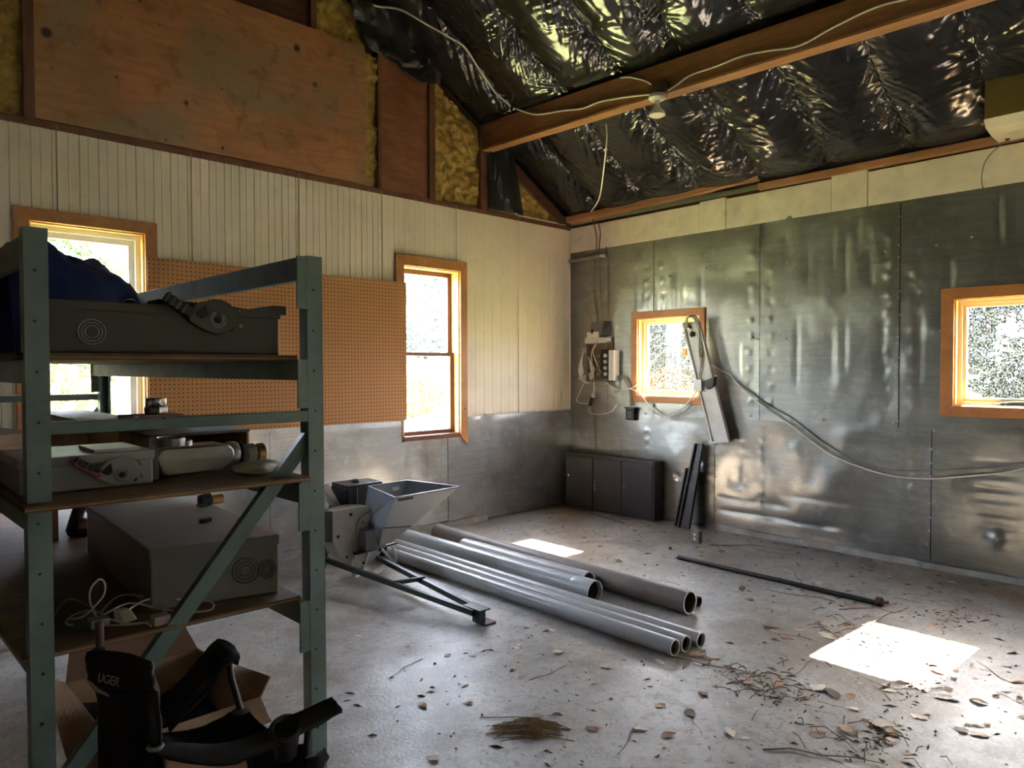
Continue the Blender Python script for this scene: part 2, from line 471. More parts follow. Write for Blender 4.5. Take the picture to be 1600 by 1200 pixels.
        if bevel:
            bm_ = o.modifiers.new('edge', 'BEVEL')
            bm_.width = bevel
            bm_.segments = seg
            bm_.limit_method = 'ANGLE'
            bm_.angle_limit = math.radians(40)
        if solid:
            sm = o.modifiers.new('thick', 'SOLIDIFY')
            sm.thickness = solid
            sm.offset = 0
        props(o, label, cat, group, kind)
        return o


ORG = {}


def props(o, label=None, cat=None, group=None, kind=None):
    if label: o['label'] = label
    if cat: o['category'] = cat
    if group: o['group'] = group
    if kind: o['kind'] = kind
    return o


def thing(name, loc, label=None, cat=None, group=None, kind=None):
    o = bpy.data.objects.new(name, None)
    o.empty_display_size = 0.1
    COL.objects.link(o)
    o.location = loc
    ORG[o.name] = V3(loc)
    return props(o, label, cat, group, kind)


def vnoise(x, y, seed=0):
    """smooth value noise in [-1,1] on numpy arrays"""
    xi, yi = np.floor(x).astype(np.int64), np.floor(y).astype(np.int64)
    fx, fy = x - xi, y - yi
    fx, fy = fx * fx * (3 - 2 * fx), fy * fy * (3 - 2 * fy)

    def h(a, b):
        n = (a * 374761393 + b * 668265263 + seed * 974634777) & 0x7fffffff
        n = ((n ^ (n >> 13)) * 1274126177) & 0x7fffffff
        return ((n ^ (n >> 16)) & 0xffff) / 32767.5 - 1
    return (h(xi, yi) * (1 - fx) + h(xi + 1, yi) * fx) * (1 - fy) + (h(xi, yi + 1) * (1 - fx) + h(xi + 1, yi + 1) * fx) * fy


def smooth_path(pts, per=6):
    """Catmull-Rom through points"""
    P = [V3(p) for p in pts]
    out = []
    for i in range(len(P) - 1):
        a, b, c, d = P[max(i - 1, 0)], P[i], P[i + 1], P[min(i + 2, len(P) - 1)]
        for k in range(per):
            t = k / per
            out.append(0.5 * ((2 * b) + (c - a) * t + (2 * a - 5 * b + 4 * c - d) * t * t + (3 * b - a - 3 * c + d) * t * t * t))
    out.append(P[-1])
    return out


def circ(c, ax, r, n=24, a0=0, a1=2 * math.pi):
    ax = V3(ax).normalized()
    u = ax.orthogonal().normalized()
    w = ax.cross(u)
    return [V3(c) + (u * math.cos(a0 + (a1 - a0) * i / n) + w * math.sin(a0 + (a1 - a0) * i / n)) * r for i in range(n + 1)]

# ================================================================== THE SETTING
XW, YW = -8.8, -9.6            # far side wall, rear wall (out of view)
HE = 3.57                      # wall height
MB().box(XW - .2, 0.3, YW - .2, 0.3, -0.15, 0.0).build('floor', M_concrete, kind='structure', label='stained grey concrete floor littered with dry leaves')
MB().box(-40, 60, -40, 60, -0.4, -0.16).build('lawn', M_lawn, kind='structure')

# windows: (lo, hi, z0, z1) of the clear opening inside the casing
W1 = (-5.90, -5.125, 1.30, 2.837)
W2 = (-2.633, -1.876, 1.005, 2.832)
W3 = (-1.904, -1.065, 1.425, 2.331)
W4 = (-5.14, -4.373, 1.425, 2.331)
W5 = (-8.44, -7.67, 1.425, 2.331)


def wall_boxes(b, axis, lo, hi, z0, z1, holes, a0, a1):
    """wall slab along an axis with rectangular holes"""
    cuts = sorted({lo, hi} | {h[0] for h in holes} | {h[1] for h in holes})
    for u0, u1 in zip(cuts[:-1], cuts[1:]):
        segs = [(z0, z1)]
        for h in holes:
            if h[0] <= u0 and u1 <= h[1]:
                segs = [s for a, c in segs for s in ((a, min(c, h[2])), (max(a, h[3]), c)) if s[1] - s[0] > 1e-4]
        for a, c in segs:
            if axis == 'x':
                b.box(u0, u1, a0, a1, a, c)
            else:
                b.box(a0, a1, u0, u1, a, c)


# ---- left wall (gable end, y = 0)
b = MB()
wall_boxes(b, 'x', XW - .2, 0.2, -0.1, HE, [W1, W2], 0.03, 0.17)
b.prism([(XW - .3, 0.11, HE), (0.3, 0.11, HE), (0.3, 0.11, 3.60), (-4.4, 0.11, 6.45), (XW - .3, 0.11, 3.60)], (0, 0.06, 0))
wall_left = b.build('wall_left', M_sheath, org=(0, 0, 0), kind='structure')


def siding(x0, x1, z0, z1, holes, name='siding_panel', phase=0.0):
    """sheet of painted ribbed panelling: beads standing proud alternate with narrow grooves"""
    prof = [(x0, -0.002), (x0 + .004, 0.008)]
    k, x = 0, x0 + 0.012
    prof.append((x, 0.008))
    fade = 1.0 if x1 < -1.95 else 0.45
    step = 0.0655
    while x < x1 - 0.05:
        x += step
        if k % 2 == 0:
            prof += [(x - .006, 0.008), (x - .003, 0.008 - .004 * fade), (x + .003, 0.008 - .004 * fade), (x + .006, 0.008)]
        else:
            prof += [(x - .005, 0.008), (x - .0015, 0.008 + .009 * fade), (x + .0015, 0.008 + .009 * fade), (x + .005, 0.008)]
        k += 1
    prof = [q for q in prof if q[0] < x1 - .006] + [(x1 - .004, 0.008), (x1 - .0005, -0.002)]
    b = MB()
    cuts = sorted([c for h in holes for c in h[:2] if x0 < c < x1])
    xs = np.array([q[0] for q in prof]); ys = np.array([q[1] for q in prof])
    allx = sorted(set(xs.tolist()) | set(cuts))
    for u0, u1 in zip(allx[:-1], allx[1:]):
        if u1 - u0 < 1e-5: continue
        segs = [(z0, z1)]
        for h in holes:
            if h[0] <= u0 + 1e-6 and u1 <= h[1] + 1e-6:
                segs = [s for a, c in segs for s in ((a, min(c, h[2])), (max(a, h[3]), c)) if s[1] - s[0] > 1e-4]
        y0, y1 = float(np.interp(u0, xs, ys)), float(np.interp(u1, xs, ys))
        for a, c in segs:
            b.hull8([(u0, y0, a), (u1, y1, a), (u1, 0.03, a), (u0, 0.03, a)], [(u0, y0, c), (u1, y1, c), (u1, 0.03, c), (u0, 0.03, c)])
    return b.build(name, M_cream, wall_left)


hz = [(w[0] - .03, w[1] + .03, w[2] - .03, w[3] + .03) for w in (W1, W2)]
sj = [-8.6, -7.644, -6.68, -5.715, -4.751, -3.786, -2.878, -1.909, -0.95, -0.004]
for i, (a, c) in enumerate(zip(sj[:-1], sj[1:])):
    siding(a + .002, c - .002, 1.19, HE + 0.012 * random.uniform(-1, 1), hz)


def dented(axis, u0, u1, z0, z1, off, dents, seed, creases=(), holes=(), amp=0.004, res=0.022, ridges=()):
    """sheet of tin: gently buckled, with dents (u, z, radius, depth) and creases (u, z0, z1, width, depth)"""
    nu, nz = max(3, int((u1 - u0) / res)), max(3, int((z1 - z0) / res))
    us = np.linspace(u0, u1, nu + 1)
    zs = np.linspace(z0, z1, nz + 1)
    for h in holes:
        for e in h[:2]:
            if u0 < e < u1: us[np.abs(us - e).argmin()] = e
        for e in h[2:4]:
            if z0 < e < z1: zs[np.abs(zs - e).argmin()] = e
    U, Z = np.meshgrid(us, zs, indexing='ij')
    d = amp * vnoise(U * 2.1 + 5, Z * 2.1, seed) + amp * .55 * vnoise(U * 5.5, Z * 4.0, seed + 1) + amp * .16 * vnoise(U * 17, Z * 13, seed + 2)
    for (a, c, r, dep) in dents:
        d += dep * np.exp(-((U - a) ** 2 + (Z - c) ** 2) / (r * r))
    for (a, c0, c1, w, dep) in creases:
        m_ = 1 / (1 + np.exp(-(Z - c0) / .03)) * 1 / (1 + np.exp(-(c1 - Z) / .03))
        t = (U - a) / w
        d += dep * m_ * np.where(t > 0, np.exp(-t), np.exp(t * 6))
    for (c, a0, a1, w, dep) in ridges:
        m_ = 1 / (1 + np.exp(-(U - a0) / .03)) * 1 / (1 + np.exp(-(a1 - U) / .03))
        t = (Z - c) / w
        d += dep * m_ * np.where(t > 0, np.exp(-t), np.exp(t * 6))
    ed = np.minimum(np.minimum(U - u0, u1 - U), np.minimum(Z - z0, z1 - Z))
    d *= np.clip(ed / 0.05, 0.15, 1)
    b = MB()
    if axis == 'x':
        P = np.stack([U, -off + d, Z], -1)
    else:
        P = np.stack([-off + d, U, Z], -1)
    o = P.reshape(-1, 3)
    idx = np.arange(o.shape[0]).reshape(U.shape)
    fs = []
    for i in range(nu):
        uc = (us[i] + us[i + 1]) / 2
        for k in range(nz):
            zc = (zs[k] + zs[k + 1]) / 2
            if any(h[0] < uc < h[1] and h[2] < zc < h[3] for h in holes): continue
            q = (idx[i, k], idx[i + 1, k], idx[i + 1, k + 1], idx[i, k + 1])
            fs.append(tuple(int(x) for x in (q if axis == 'x' else q[::-1])))
    b.add(o.tolist(), fs)
    # folded back edges
    t = 0.006
    if axis == 'x':
        b.box(u0, u1, -off + t, -off + 2 * t, z0, z0 + .001)
    return b


R_ = random.Random(3)
# bright tin wainscot on the left wall
for i, (a, c) in enumerate(zip([-8.2, -6.15, -4.1, -2.05], [-6.15, -4.1, -2.05, -0.004])):
    dn = [(R_.uniform(a, c), R_.uniform(.2, 1.1), R_.uniform(.06, .2), R_.uniform(-.007, .007)) for _ in range(12)]
    dn += [(c - .06, z, .045, .008) for z in (.35, .55, .72, .9)] + [(c - .25, z, .05, .008) for z in (.62, .75, .86)] if i == 2 else []
    dented('x', a + .003, c - .003, 0.012 if i == 3 else 0.07, 1.21, 0.006 + .004 * (i % 2), dn, 20 + i, amp=.008, holes=[(W2[0] - .03, W2[1] + .03, W2[2] - .02, 3)]).build('metal_sheet', M_alum, wall_left, smooth=50)

# gable above: plywood, studs, insulation
MB().box(-5.85, -3.075, -0.012, 0.012, 3.59, 4.945).build('plywood_panel', M_ply, wall_left)
MB().box(-5.85, -3.66, 0.03, 0.05, 4.95, 5.95).build('plywood_panel', M_sheath, wall_left)
MB().box(-2.90, -2.29, 0.015, 0.035, 3.58, 4.96).build('plywood_panel', M_ply2, wall_left)
for x0, x1, z0, z1 in ((-5.92, -5.85, HE, 5.2), (-3.66, -3.60, 4.95, 5.9), (-2.29, -2.21, HE, 4.95), (-1.56, -1.46, HE, 4.5)):
    MB().box(x0, x1, -0.02, 0.11, z0, z1).build('stud', M_stud, wall_left, bevel=.004)
MB().box(-2.92, -2.885, -0.005, 0.11, HE, 4.96).build('stud', M_stud, wall_left)
MB().box(XW, 0, 0.0, 0.1, HE - .04, HE + .012).build('top_plate', M_stud, wall_left)
MB().box(-0.95, -0.1, 0.0, 0.02, HE + .012, HE + .03).build('top_edge_strip', M_whiteboard, wall_left)


def batt(poly_x, z_of, seed, y0=0.045, d=0.05):
    x0, x1 = poly_x
    us = np.linspace(x0, x1, max(6, int((x1 - x0) / .02)))
    vs_ = np.linspace(0, 1, 60)
    U, W = np.meshgrid(us, vs_, indexing='ij')
    top = np.array([z_of(x) for x in us])[:, None]
    Z = HE + W * (top - HE)
    dd = d * (.6 * vnoise(U * 9, Z * 7, seed) + .5 * vnoise(U * 24, Z * 22, seed + 1) + .25 * vnoise(U * 55, Z * 50, seed + 2))
    P = np.stack([U, y0 - dd, Z], -1)
    return MB().sheet(P, 0.03, (0, -1, 0)).build('insulation_batt', M_insul, wall_left, smooth=60)


batt((-3.085, -2.92), lambda x: 4.9, 1)
batt((-2.22, -1.56), lambda x: 3.56 - .6 * x, 2)
batt((-1.45, -0.15), lambda x: 3.58 - .6 * x, 3)
batt((-3.62, -3.06), lambda x: 5.35, 4)
batt((-6.5, -5.92), lambda x: 5.2, 5)
MB().prism([(-1.50, -0.03, 4.30), (-1.40, -0.03, 4.42), (-0.02, -0.03, 3.60), (-0.24, -0.03, 3.59)], (0, 0.04, 0)).build('barge_board', M_sheath, wall_left)

# concrete curb under both walls
b = MB()
xs = np.linspace(XW, -1.5, 120)
for x0, x1 in zip(xs[:-1], xs[1:]):
    h0, h1 = [0.065 + .008 * float(vnoise(np.array([x * 4.0]), np.array([1.0]), 9)[0]) for x in (x0, x1)]
    b.hull8([(x0, -.055, 0), (x1, -.055, 0), (x1, .03, 0), (x0, .03, 0)], [(x0, -.04, h0), (x1, -.04, h1), (x1, .03, h1), (x0, .03, h0)])
b.build('baseboard_left', M_curb, kind='structure')
b = MB()
ys = np.linspace(-6.3, -2.0, 100)
for y0, y1 in zip(ys[:-1], ys[1:]):
    h0, h1 = [0.05 + .012 * float(vnoise(np.array([y * 4.0]), np.array([4.0]), 5)[0]) for y in (y0, y1)]
    b.hull8([(-.06, y0, 0), (.03, y0, 0), (.03, y1, 0), (-.06, y1, 0)], [(-.035, y0, h0), (.03, y0, h0), (.03, y1, h1), (-.035, y1, h1)])
b.build('baseboard_right', M_curb, kind='structure')

# ---- right wall (x = 0)
b = MB()
wall_boxes(b, 'y', YW - .2, 0.2, -0.1, 3.6, [W3, W4, W5], 0.03, 0.17)
wall_right = b.build('wall_right', M_sheath, org=(0, 0, 0), kind='structure')
hz = [(w[0] - .03, w[1] + .03, w[2] - .03, w[3] + .03) for w in (W3, W4)]
rs = [(-0.61, -0.004, 1.2, 3.245), (-1.292, -0.61, 1.2, 3.30), (-2.607, -1.292, 1.2, 3.31), (-3.941, -2.607, 1.2, 3.315), (-5.27, -3.941, 1.2, 3.31), (-6.34, -5.27, 1.2, 3.31)]
for i, (a, c, z0, z1) in enumerate(rs):
    dn = [(R_.uniform(a, c), R_.uniform(z0, z1), R_.uniform(.05, .16), R_.uniform(-.009, .009)) for _ in range(int(14 * (c - a)))]
    cre = []
    for k in range(int((c - a) / .115)):
        u = c - .06 - k * .115
        for (s0, s1) in ((2.45, 2.75), (2.85, 3.05), (1.7, 2.1)):
            if R_.random() < (.85 if s0 == 2.45 and -2.0 < u < -1.0 else .38):
                cre.append((u, s0 + R_.uniform(-.12, .1), s1 + R_.uniform(-.1, .2), .045, R_.uniform(.003, .010)))
    for yc in (a + .1, c - .12):
        dn += [(yc + R_.uniform(-.02, .02), z, .024, R_.choice((-.01, .008))) for z in np.arange(1.4, 3.1, .17)]
    sheet = dented('y', a + .004, c - .004, z0, z1, 0.004 + .004 * (i % 2), dn, 40 + i, cre, holes=hz, amp=.005).build('metal_sheet', M_galv, wall_right, smooth=50)
rs = [(-2.094, -0.004), (-4.21, -2.094), (-6.34, -4.21)]
for i, (a, c) in enumerate(rs):
    dn = [(R_.uniform(a, c), R_.uniform(.1, 1.1), R_.uniform(.05, .16), R_.uniform(-.01, .01)) for _ in range(16)]
    rid = []
    if i == 1:
        dn += [(-2.75, .9, .2, .02), (-3.3, .62, .16, -.018), (-2.35, .55, .14, .018)]
        rid += [(.33, -2.9, -2.1, .05, .018), (.2, -3.4, -2.15, .05, .02), (.45, -3.5, -2.9, .05, .012)]
    if i == 2:
        rid += [(z, -4.80, -4.55, .03, .014) for z in (.95, .85, .74, .64, .53, .42, .3)]
        dn += [(-4.7, .33, .05, -.03)]
    if i == 0:
        rid += [(z, -2.08, -1.85 + R_.uniform(-.05, .05), .025, .012) for z in (.9, .8, .7, .6, .5, .42)]
        dn += [(-1.6, .75, .2, -.02), (-1.62, .52, .03, .03)]
    for yc in (-2.42, -2.62, -4.05, -1.2):
        if a < yc < c:
            dn += [(yc + R_.uniform(-.02, .02), z, .022, -.009) for z in np.arange(.35, 1.05, .11)]
    dented('y', a + .004, c - .004, 0.012 if i == 0 else 0.05, 1.208, 0.01, dn, 60 + i, ridges=rid, amp=.006).build('metal_sheet', M_galv, wall_right, smooth=50)
# white boards between the tin and the roof plate
bj = [-0.004, -1.90, -2.22, -3.33, -3.66, -5.2, -6.6, -9.5]
for i, (a, c) in enumerate(zip(bj[1:], bj[:-1])):
    MB().box(-0.012 - .006 * (i % 2), 0.03, a + .003, c - .003, 3.24, 3.555 + .02 * (i % 2)).build('white_board', M_whiteboard, wall_right, bevel=.002)
b = MB()
for y0 in (-0.62, -1.30, -2.60, -3.93, -5.26):
    for z in np.arange(1.3, 3.25, 0.13):
        b.lathe([(0.009, 0), (0.007, .002), (0, .004)], (-0.012, y0 + R_.uniform(-.012, .012), z + R_.uniform(-.04, .04)), (-1, 0, 0), 6)
for y in np.arange(-6.2, -0.1, 0.33):
    for z in (1.225, 2.05, 2.82):
        if any(h[0] < y < h[1] and h[2] < z < h[3] for h in hz): continue
        b.lathe([(0.013, 0), (0.010, .005), (0, .008)], (-0.014, y + R_.uniform(-.08, .08), z + R_.uniform(-.03, .03)), (-1, 0, 0), 6)
for y in (-2.1, -4.2):
    for z in np.arange(.2, 1.1, .12):
        b.lathe([(0.013, 0), (0.010, .005), (0, .008)], (-0.018, y + R_.uniform(-.02, .02), z), (-1, 0, 0), 6)
b.build('nail_heads', M_boxmetal, wall_right, kind='stuff')
# roof plate boards lying along the wall head
MB().hull8([(-.09, -2.62, 3.665), (-.02, -2.62, 3.665), (-.02, 0.0, 3.60), (-.13, 0.0, 3.62)], [(-.09, -2.62, 3.715), (-.02, -2.62, 3.715), (-.02, 0.0, 3.69), (-.13, 0.0, 3.69)]).build('plate_board', M_plate, wall_right, bevel=.004)
MB().box(-.06, 0.02, -9.5, -2.60, 3.575, 3.64).build('plate_board', M_plate, wall_right, bevel=.004)

# ---- the walls behind the camera, with one more window in the right wall
b = MB()
b.box(XW - .17, XW, YW - .2, 0.2, -.1, HE)
b.build('wall_far_side', M_sheath, kind='structure')
b = MB()
b.box(XW - .2, 0.2, YW - .17, YW, -.1, HE)
b.prism([(XW, YW - .17, HE), (0, YW - .17, HE), (-4.4, YW - .17, 6.3)], (0, .1, 0))
b.build('wall_rear', M_cream, kind='structure')

# ---- ceiling: black film stapled under the rafters
RY = [0.10, -0.56, -1.25, -1.95, -2.63, -3.32, -4.0, -4.69, -5.38, -6.07, -6.76, -7.45, -8.14, -8.83, -9.6]


def film(x0, x1, y0, y1, res):
    xs = np.arange(x0, x1 + res / 2, res)
    ys = np.arange(y0, y1 + res / 2, res)
    X, Y = np.meshgrid(xs, ys, indexing='ij')
    s = -X / math.cos(math.atan(.6))                  # distance up the slope
    ry = np.array(sorted(RY))
    k = np.clip(np.searchsorted(ry, Y) - 1, 0, len(ry) - 2)
    a, c = ry[k], ry[k + 1]
    f = (Y - a) / (c - a)
    dn = np.minimum(f, 1 - f) * (c - a)               # distance to the nearest rafter
    bay = k.astype(float)
    sag = np.sin(np.pi * f) ** .8 * (0.045 + .03 * vnoise(s * .7 + bay * 3.1, bay * 1.7, 3))
    near = np.exp(-dn / .13)
    side = np.where(f > .5, 1.0, 0.0) + bay * 2
    q1 = vnoise(s * 13 + 2.5 * vnoise(s * 2.2, Y * 2, 8) + dn * side, dn * 1.7 + side * 7.3, 11)
    q2 = vnoise(s * 31 + 3 * vnoise(s * 3, Y * 2, 18), dn * 2.4 + side * 5.1, 12)
    q3 = vnoise(s * 62 + 3 * vnoise(s * 5, Y * 3, 28), dn * 4.5 + side * 3.7, 13)
    wr, wr2, wr3 = (1 - np.abs(q1)) ** 2, (1 - np.abs(q2)) ** 2, (1 - np.abs(q3)) ** 2
    lvl = .35 + .9 * np.clip(vnoise(s * 1.6 + side * 9.1, side * 3.3, 21) + .45, 0, 1)
    near, near2 = np.exp(-dn / .16) * lvl, np.exp(-dn / .09) * lvl
    h = sag - near * (.030 * wr + .014 * wr2) - near2 * .008 * wr3 + .006
    h += (1 - near) * .007 * vnoise(s * 2.6 + vnoise(s * 2, Y * 2, 31), Y * 2.2, 32)
    h += (1 - near) * .004 * (1 - np.abs(vnoise(s * 9 + Y * 4, Y * 1.5, 33))) ** 3 * (vnoise(s * 1.3, Y * 1.3, 34) > -.1)
    # staples: tight puckers with rays of folds fanning out
    rs_ = np.random.RandomState(5)
    for yr in RY[:11]:
        t = rs_.uniform(.1, .5)
        while t < 4.6:
            if t * math.cos(math.atan(.6)) > -x1 - .2 and -t * .857 > x0 - .3:
                ys_ = yr + rs_.uniform(-.03, .03)
                dx, dy = s - t, Y - ys_
                sel = (np.abs(dx) < .5) & (np.abs(dy) < .5)
                if sel.any():
                    rr = np.sqrt(dx[sel] ** 2 + dy[sel] ** 2) + 1e-6
                    th = np.arctan2(dx[sel], dy[sel])
                    ray_ = np.abs(vnoise(th * 4.5 + rs_.uniform(0, 50), rr * 2, 44))
                    h[sel] += -np.exp(-rr / .17) * (.028 * (1 - ray_) ** 2 * np.clip(rr / .05, 0, 1)) - .022 * np.exp(-(rr / .05) ** 2)
            t += rs_.uniform(.5, 1.1)
    edge = np.clip((-X - .02) / .25, 0, 1) * np.clip(np.abs(X + 1.45) / .18, 0, 1)
    edge = .25 + .75 * edge
    h = h * edge
    nx, nz = -.6 / math.hypot(1, .6), -1 / math.hypot(1, .6)
    P = np.stack([X + nx * h, Y, 3.64 - .6 * X + nz * h], -1)
    return P


b = MB()
P = film(-4.4, -0.01, -6.9, 0.02, 0.0125)
b.sheet(P[:, ::-1])
xs = [-4.4, 0.0]
b.add([(-4.4, -9.6, 6.27), (0, -9.6, 3.64), (0, -6.9, 3.64), (-4.4, -6.9, 6.27)], [(0, 1, 2, 3)])
b.add([(XW, -9.6, 3.64), (-4.4, -9.6, 6.27), (-4.4, 0.02, 6.27), (XW, 0.02, 3.64)], [(0, 1, 2, 3)])
b.build('ceiling', M_poly, smooth=180, org=(0, 0, 0), kind='structure')
b = MB()
b.add([(0.4, -9.9, 3.50), (0.4, 0.4, 3.50), (-4.4, 0.4, 6.40), (-4.4, -9.9, 6.40)], [(0, 1, 2, 3)])
b.add([(-9.2, -9.9, 3.50), (-9.2, 0.4, 3.50), (-4.4, 0.4, 6.40), (-4.4, -9.9, 6.40)], [(3, 2, 1, 0)])
b.build('roof', M_roofdark, kind='structure', solid=.05)

# black film hanging down over the gable
us = np.linspace(-3.42, -2.18, 70); vs_ = np.linspace(0, 1, 50)
U, W = np.meshgrid(us, vs_, indexing='ij')
bot = np.interp(us, [-3.42, -3.12, -3.05, -2.93, -2.75, -2.45, -2.18], [5.6, 4.98, 4.90, 4.90, 4.86, 4.74, 4.80])[:, None]
top = (3.66 - .6 * us)[:, None]
Z = bot + W * (top - bot)
Yd = -0.035 - .05 * np.abs(vnoise(U * 7 + 2 * vnoise(U * 2, Z * 2, 1), Z * 3, 70)) - .03 * np.abs(vnoise(U * 3 - Z * 9, Z * 4 + U * 6, 71)) - W * .06
P = np.stack([U, Yd, Z], -1)
MB().sheet(P, .004, (0, -1, 0)).build('film_drape', M_poly, wall_left, smooth=180)
us = np.linspace(-1.47, -1.05, 34); U, W = np.meshgrid(us, vs_, indexing='ij')
Z = HE + .01 + W * (3.62 - .6 * U - HE)
Yd = -0.03 - .05 * np.abs(vnoise(U * 9 + W, Z * 1.6, 75)) - .02 * np.abs(vnoise(U * 22, Z * 3, 76))
Usk = U + (1 - W) * .12 * (U + 1.47) / .4
MB().sheet(np.stack([Usk, Yd, Z], -1), .004, (0, -1, 0)).build('film_drape', M_poly, wall_left, smooth=180)

# tie beam under the slope
MB().hull8([(-1.53, -6.9, 4.13), (-1.42, -6.9, 4.13), (-1.42, 0.02, 4.265), (-1.53, 0.02, 4.265)], [(-1.53, -6.9, 4.36), (-1.42, -6.9, 4.36), (-1.42, 0.02, 4.55), (-1.53, 0.02, 4.55)]).build('ceiling_beam', M_beam, kind='structure', bevel=.003)
MB().hull8([(-1.545, -6.9, 4.105), (-1.41, -6.9, 4.105), (-1.41, 0.0, 4.24), (-1.545, 0.0, 4.24)], [(-1.545, -6.9, 4.13), (-1.41, -6.9, 4.13), (-1.41, 0.0, 4.265), (-1.545, 0.0, 4.265)]).build('trim_1', M_plate, kind='structure', bevel=.002)


# ---- windows
def fbox(axis, a, u0, u1, z0, z1, d0, d1):
    """axis-aligned box on a wall: u along the wall, d outward depth behind the inner face"""
    b = MB()
    if axis == 'x':
        return b.box(u0, u1, d0, d1, z0, z1)
    return b.box(d0, d1, u0, u1, z0, z1)


def ring(axis, o, i, d0, d1, parent, name, m, bevel=.003, sides='LRTB', mitre=True):
    """four mitred pieces between an outer and an inner rectangle, each its own part"""
    (a0, a1, c0, c1), (e0, e1, g0, g1) = o, i
    q = {'L': [(a0, c0), (e0, g0), (e0, g1), (a0, c1)], 'R': [(e1, g0), (a1, c0), (a1, c1), (e1, g1)],
         'T': [(e0, g1), (e1, g1), (a1, c1), (a0, c1)], 'B': [(a0, c0), (a1, c0), (e1, g0), (e0, g0)]}
    for s in sides:
        if axis == 'x':
            MB().prism([(u, d0, z) for u, z in q[s]], (0, d1 - d0, 0)).build(name, m, parent, bevel=bevel)
        else:
            MB().prism([(d0, u, z) for u, z in q[s]], (d1 - d0, 0, 0)).build(name, m, parent, bevel=bevel)


def inset(r, d):
    return (r[0] + d, r[1] - d, r[2] + d, r[3] - d)


win = thing('window_1', (-5.5, 0, 1.3), kind='structure')
ring('x', (-5.997, -5.033, 1.21, 2.931), W1, -.028, 0.0, win, 'casing_board', M_casing)
ring('x', inset(W1, -.012), inset(W1, .012), 0.0, .16, win, 'jamb', M_jamb, 0)
ring('x', inset(W1, .012), inset(W1, .05), .06, .13, win, 'frame', M_vinyl)
ring('x', inset(W1, .05), inset(W1, .095), .085, .125, win, 'sash', M_vinyl)
fbox('x', 0, W1[0] + .09, W1[1] - .09, W1[2] + .09, W1[3] - .09, .10, .105).build('pane', G_L, win)

win = thing('window_2', (-2.25, 0, 1.0), kind='structure')
ring('x', (-2.735, -1.780, .90, 2.943), W2, -.03, 0.0, win, 'casing_board', M_casing, sides='RT')
MB().prism([(-2.735, -.03, 1.212), (-2.633, -.03, 1.212), (-2.633, -.03, 2.832), (-2.735, -.03, 2.943)], (0, .03, 0)).build('casing_board', M_casing, win, bevel=.003)
ring('x', inset(W2, -.012), inset(W2, .012), 0.0, .17, win, 'jamb', M_jamb, 0, sides='LRT')
fbox('x', 0, W2[0], W2[1], W2[2] - .02, W2[2] + .03, -.012, .17).build('sill', M_sashbrown, win, bevel=.004)
w = inset(W2, .012)
zm = 1.90
ring('x', (w[0], w[1], zm - .01, w[3]), (w[0] + .05, w[1] - .05, zm + .03, w[3] - .05), .125, .165, win, 'upper_sash', M_sashbrown)
ring('x', (w[0], w[1], w[2] + .015, zm + .03), (w[0] + .05, w[1] - .05, w[2] + .06, zm - .01), .085, .125, win, 'lower_sash', M_sashbrown)
fbox('x', 0, w[0] + .045, w[1] - .045, zm + .025, w[3] - .045, .143, .148).build('pane', G_L, win)
fbox('x', 0, w[0] + .045, w[1] - .045, w[2] + .055, zm - .005, .103, .108).build('pane', G_L, win)

for nm, W, oc in (('window_3', W3, (-1.975, -.98, 1.345, 2.419)), ('window_4', W4, (-5.25, -4.275, 1.335, 2.427)), ('window_5', W5, (-8.54, -7.57, 1.335, 2.427))):
    win = thing(nm, (0, (W[0] + W[1]) / 2, W[2]), kind='structure')
    ring('y', oc, W, -.028, 0.0, win, 'casing_board', M_casing)
    ring('y', inset(W, -.012), inset(W, .010), 0.0, .16, win, 'jamb', M_jamb, 0)
    ring('y', inset(W, .010), inset(W, .04), .07, .15, win, 'frame', M_paleframe)
    ring('y', inset(W, .04), inset(W, .068), .09, .14, win, 'sash', M_paleframe)
    fbox('y', 0, W[0] + .064, W[1] - .064, W[2] + .05, W[3] - .064, .112, .117).build('pane', G_R, win)

# ================================================================== THINGS ON THE WALLS
MB().box(-5.113, -2.615, -0.036, -0.030, 1.215, 2.65).build('pegboard', M_peg, label='large tan pegboard full of holes screwed to the cream wall', cat='pegboard', org=(-3.86, -0.033, 1.215))

# bulb on the tie beam
t = thing('lampholder', (-1.475, -2.42, 4.16), 'porcelain lampholder with a reflector bulb under the tie beam', 'lamp')
MB().box(-1.60, -1.53, -2.53, -2.36, 4.19, 4.29).build('junction_box', M_rust, t, bevel=.004)
MB().lathe([(.075, 0), (.078, .03), (.06, .045), (.03, .05)], (-1.575, -2.43, 4.19), (0, 0, -1), 24).build('base', M_porcelain, t, smooth=40)
MB().lathe([(.02, 0), (.022, .04), (.035, .07), (.072, .115), (.074, .135), (.05, .148), (0.001, .152)], (-1.575, -2.43, 4.145), (0, 0, -1), 24).build('bulb', M_bulb, t, smooth=60)

# cables (each a run of its own)


def cable(name, pts, r, m, label, cat='cable', per=5, n=6, group=None):
    return MB().tube(smooth_path(pts, per), r, n).build(name, m, label=label, cat=cat, smooth=180, group=group)


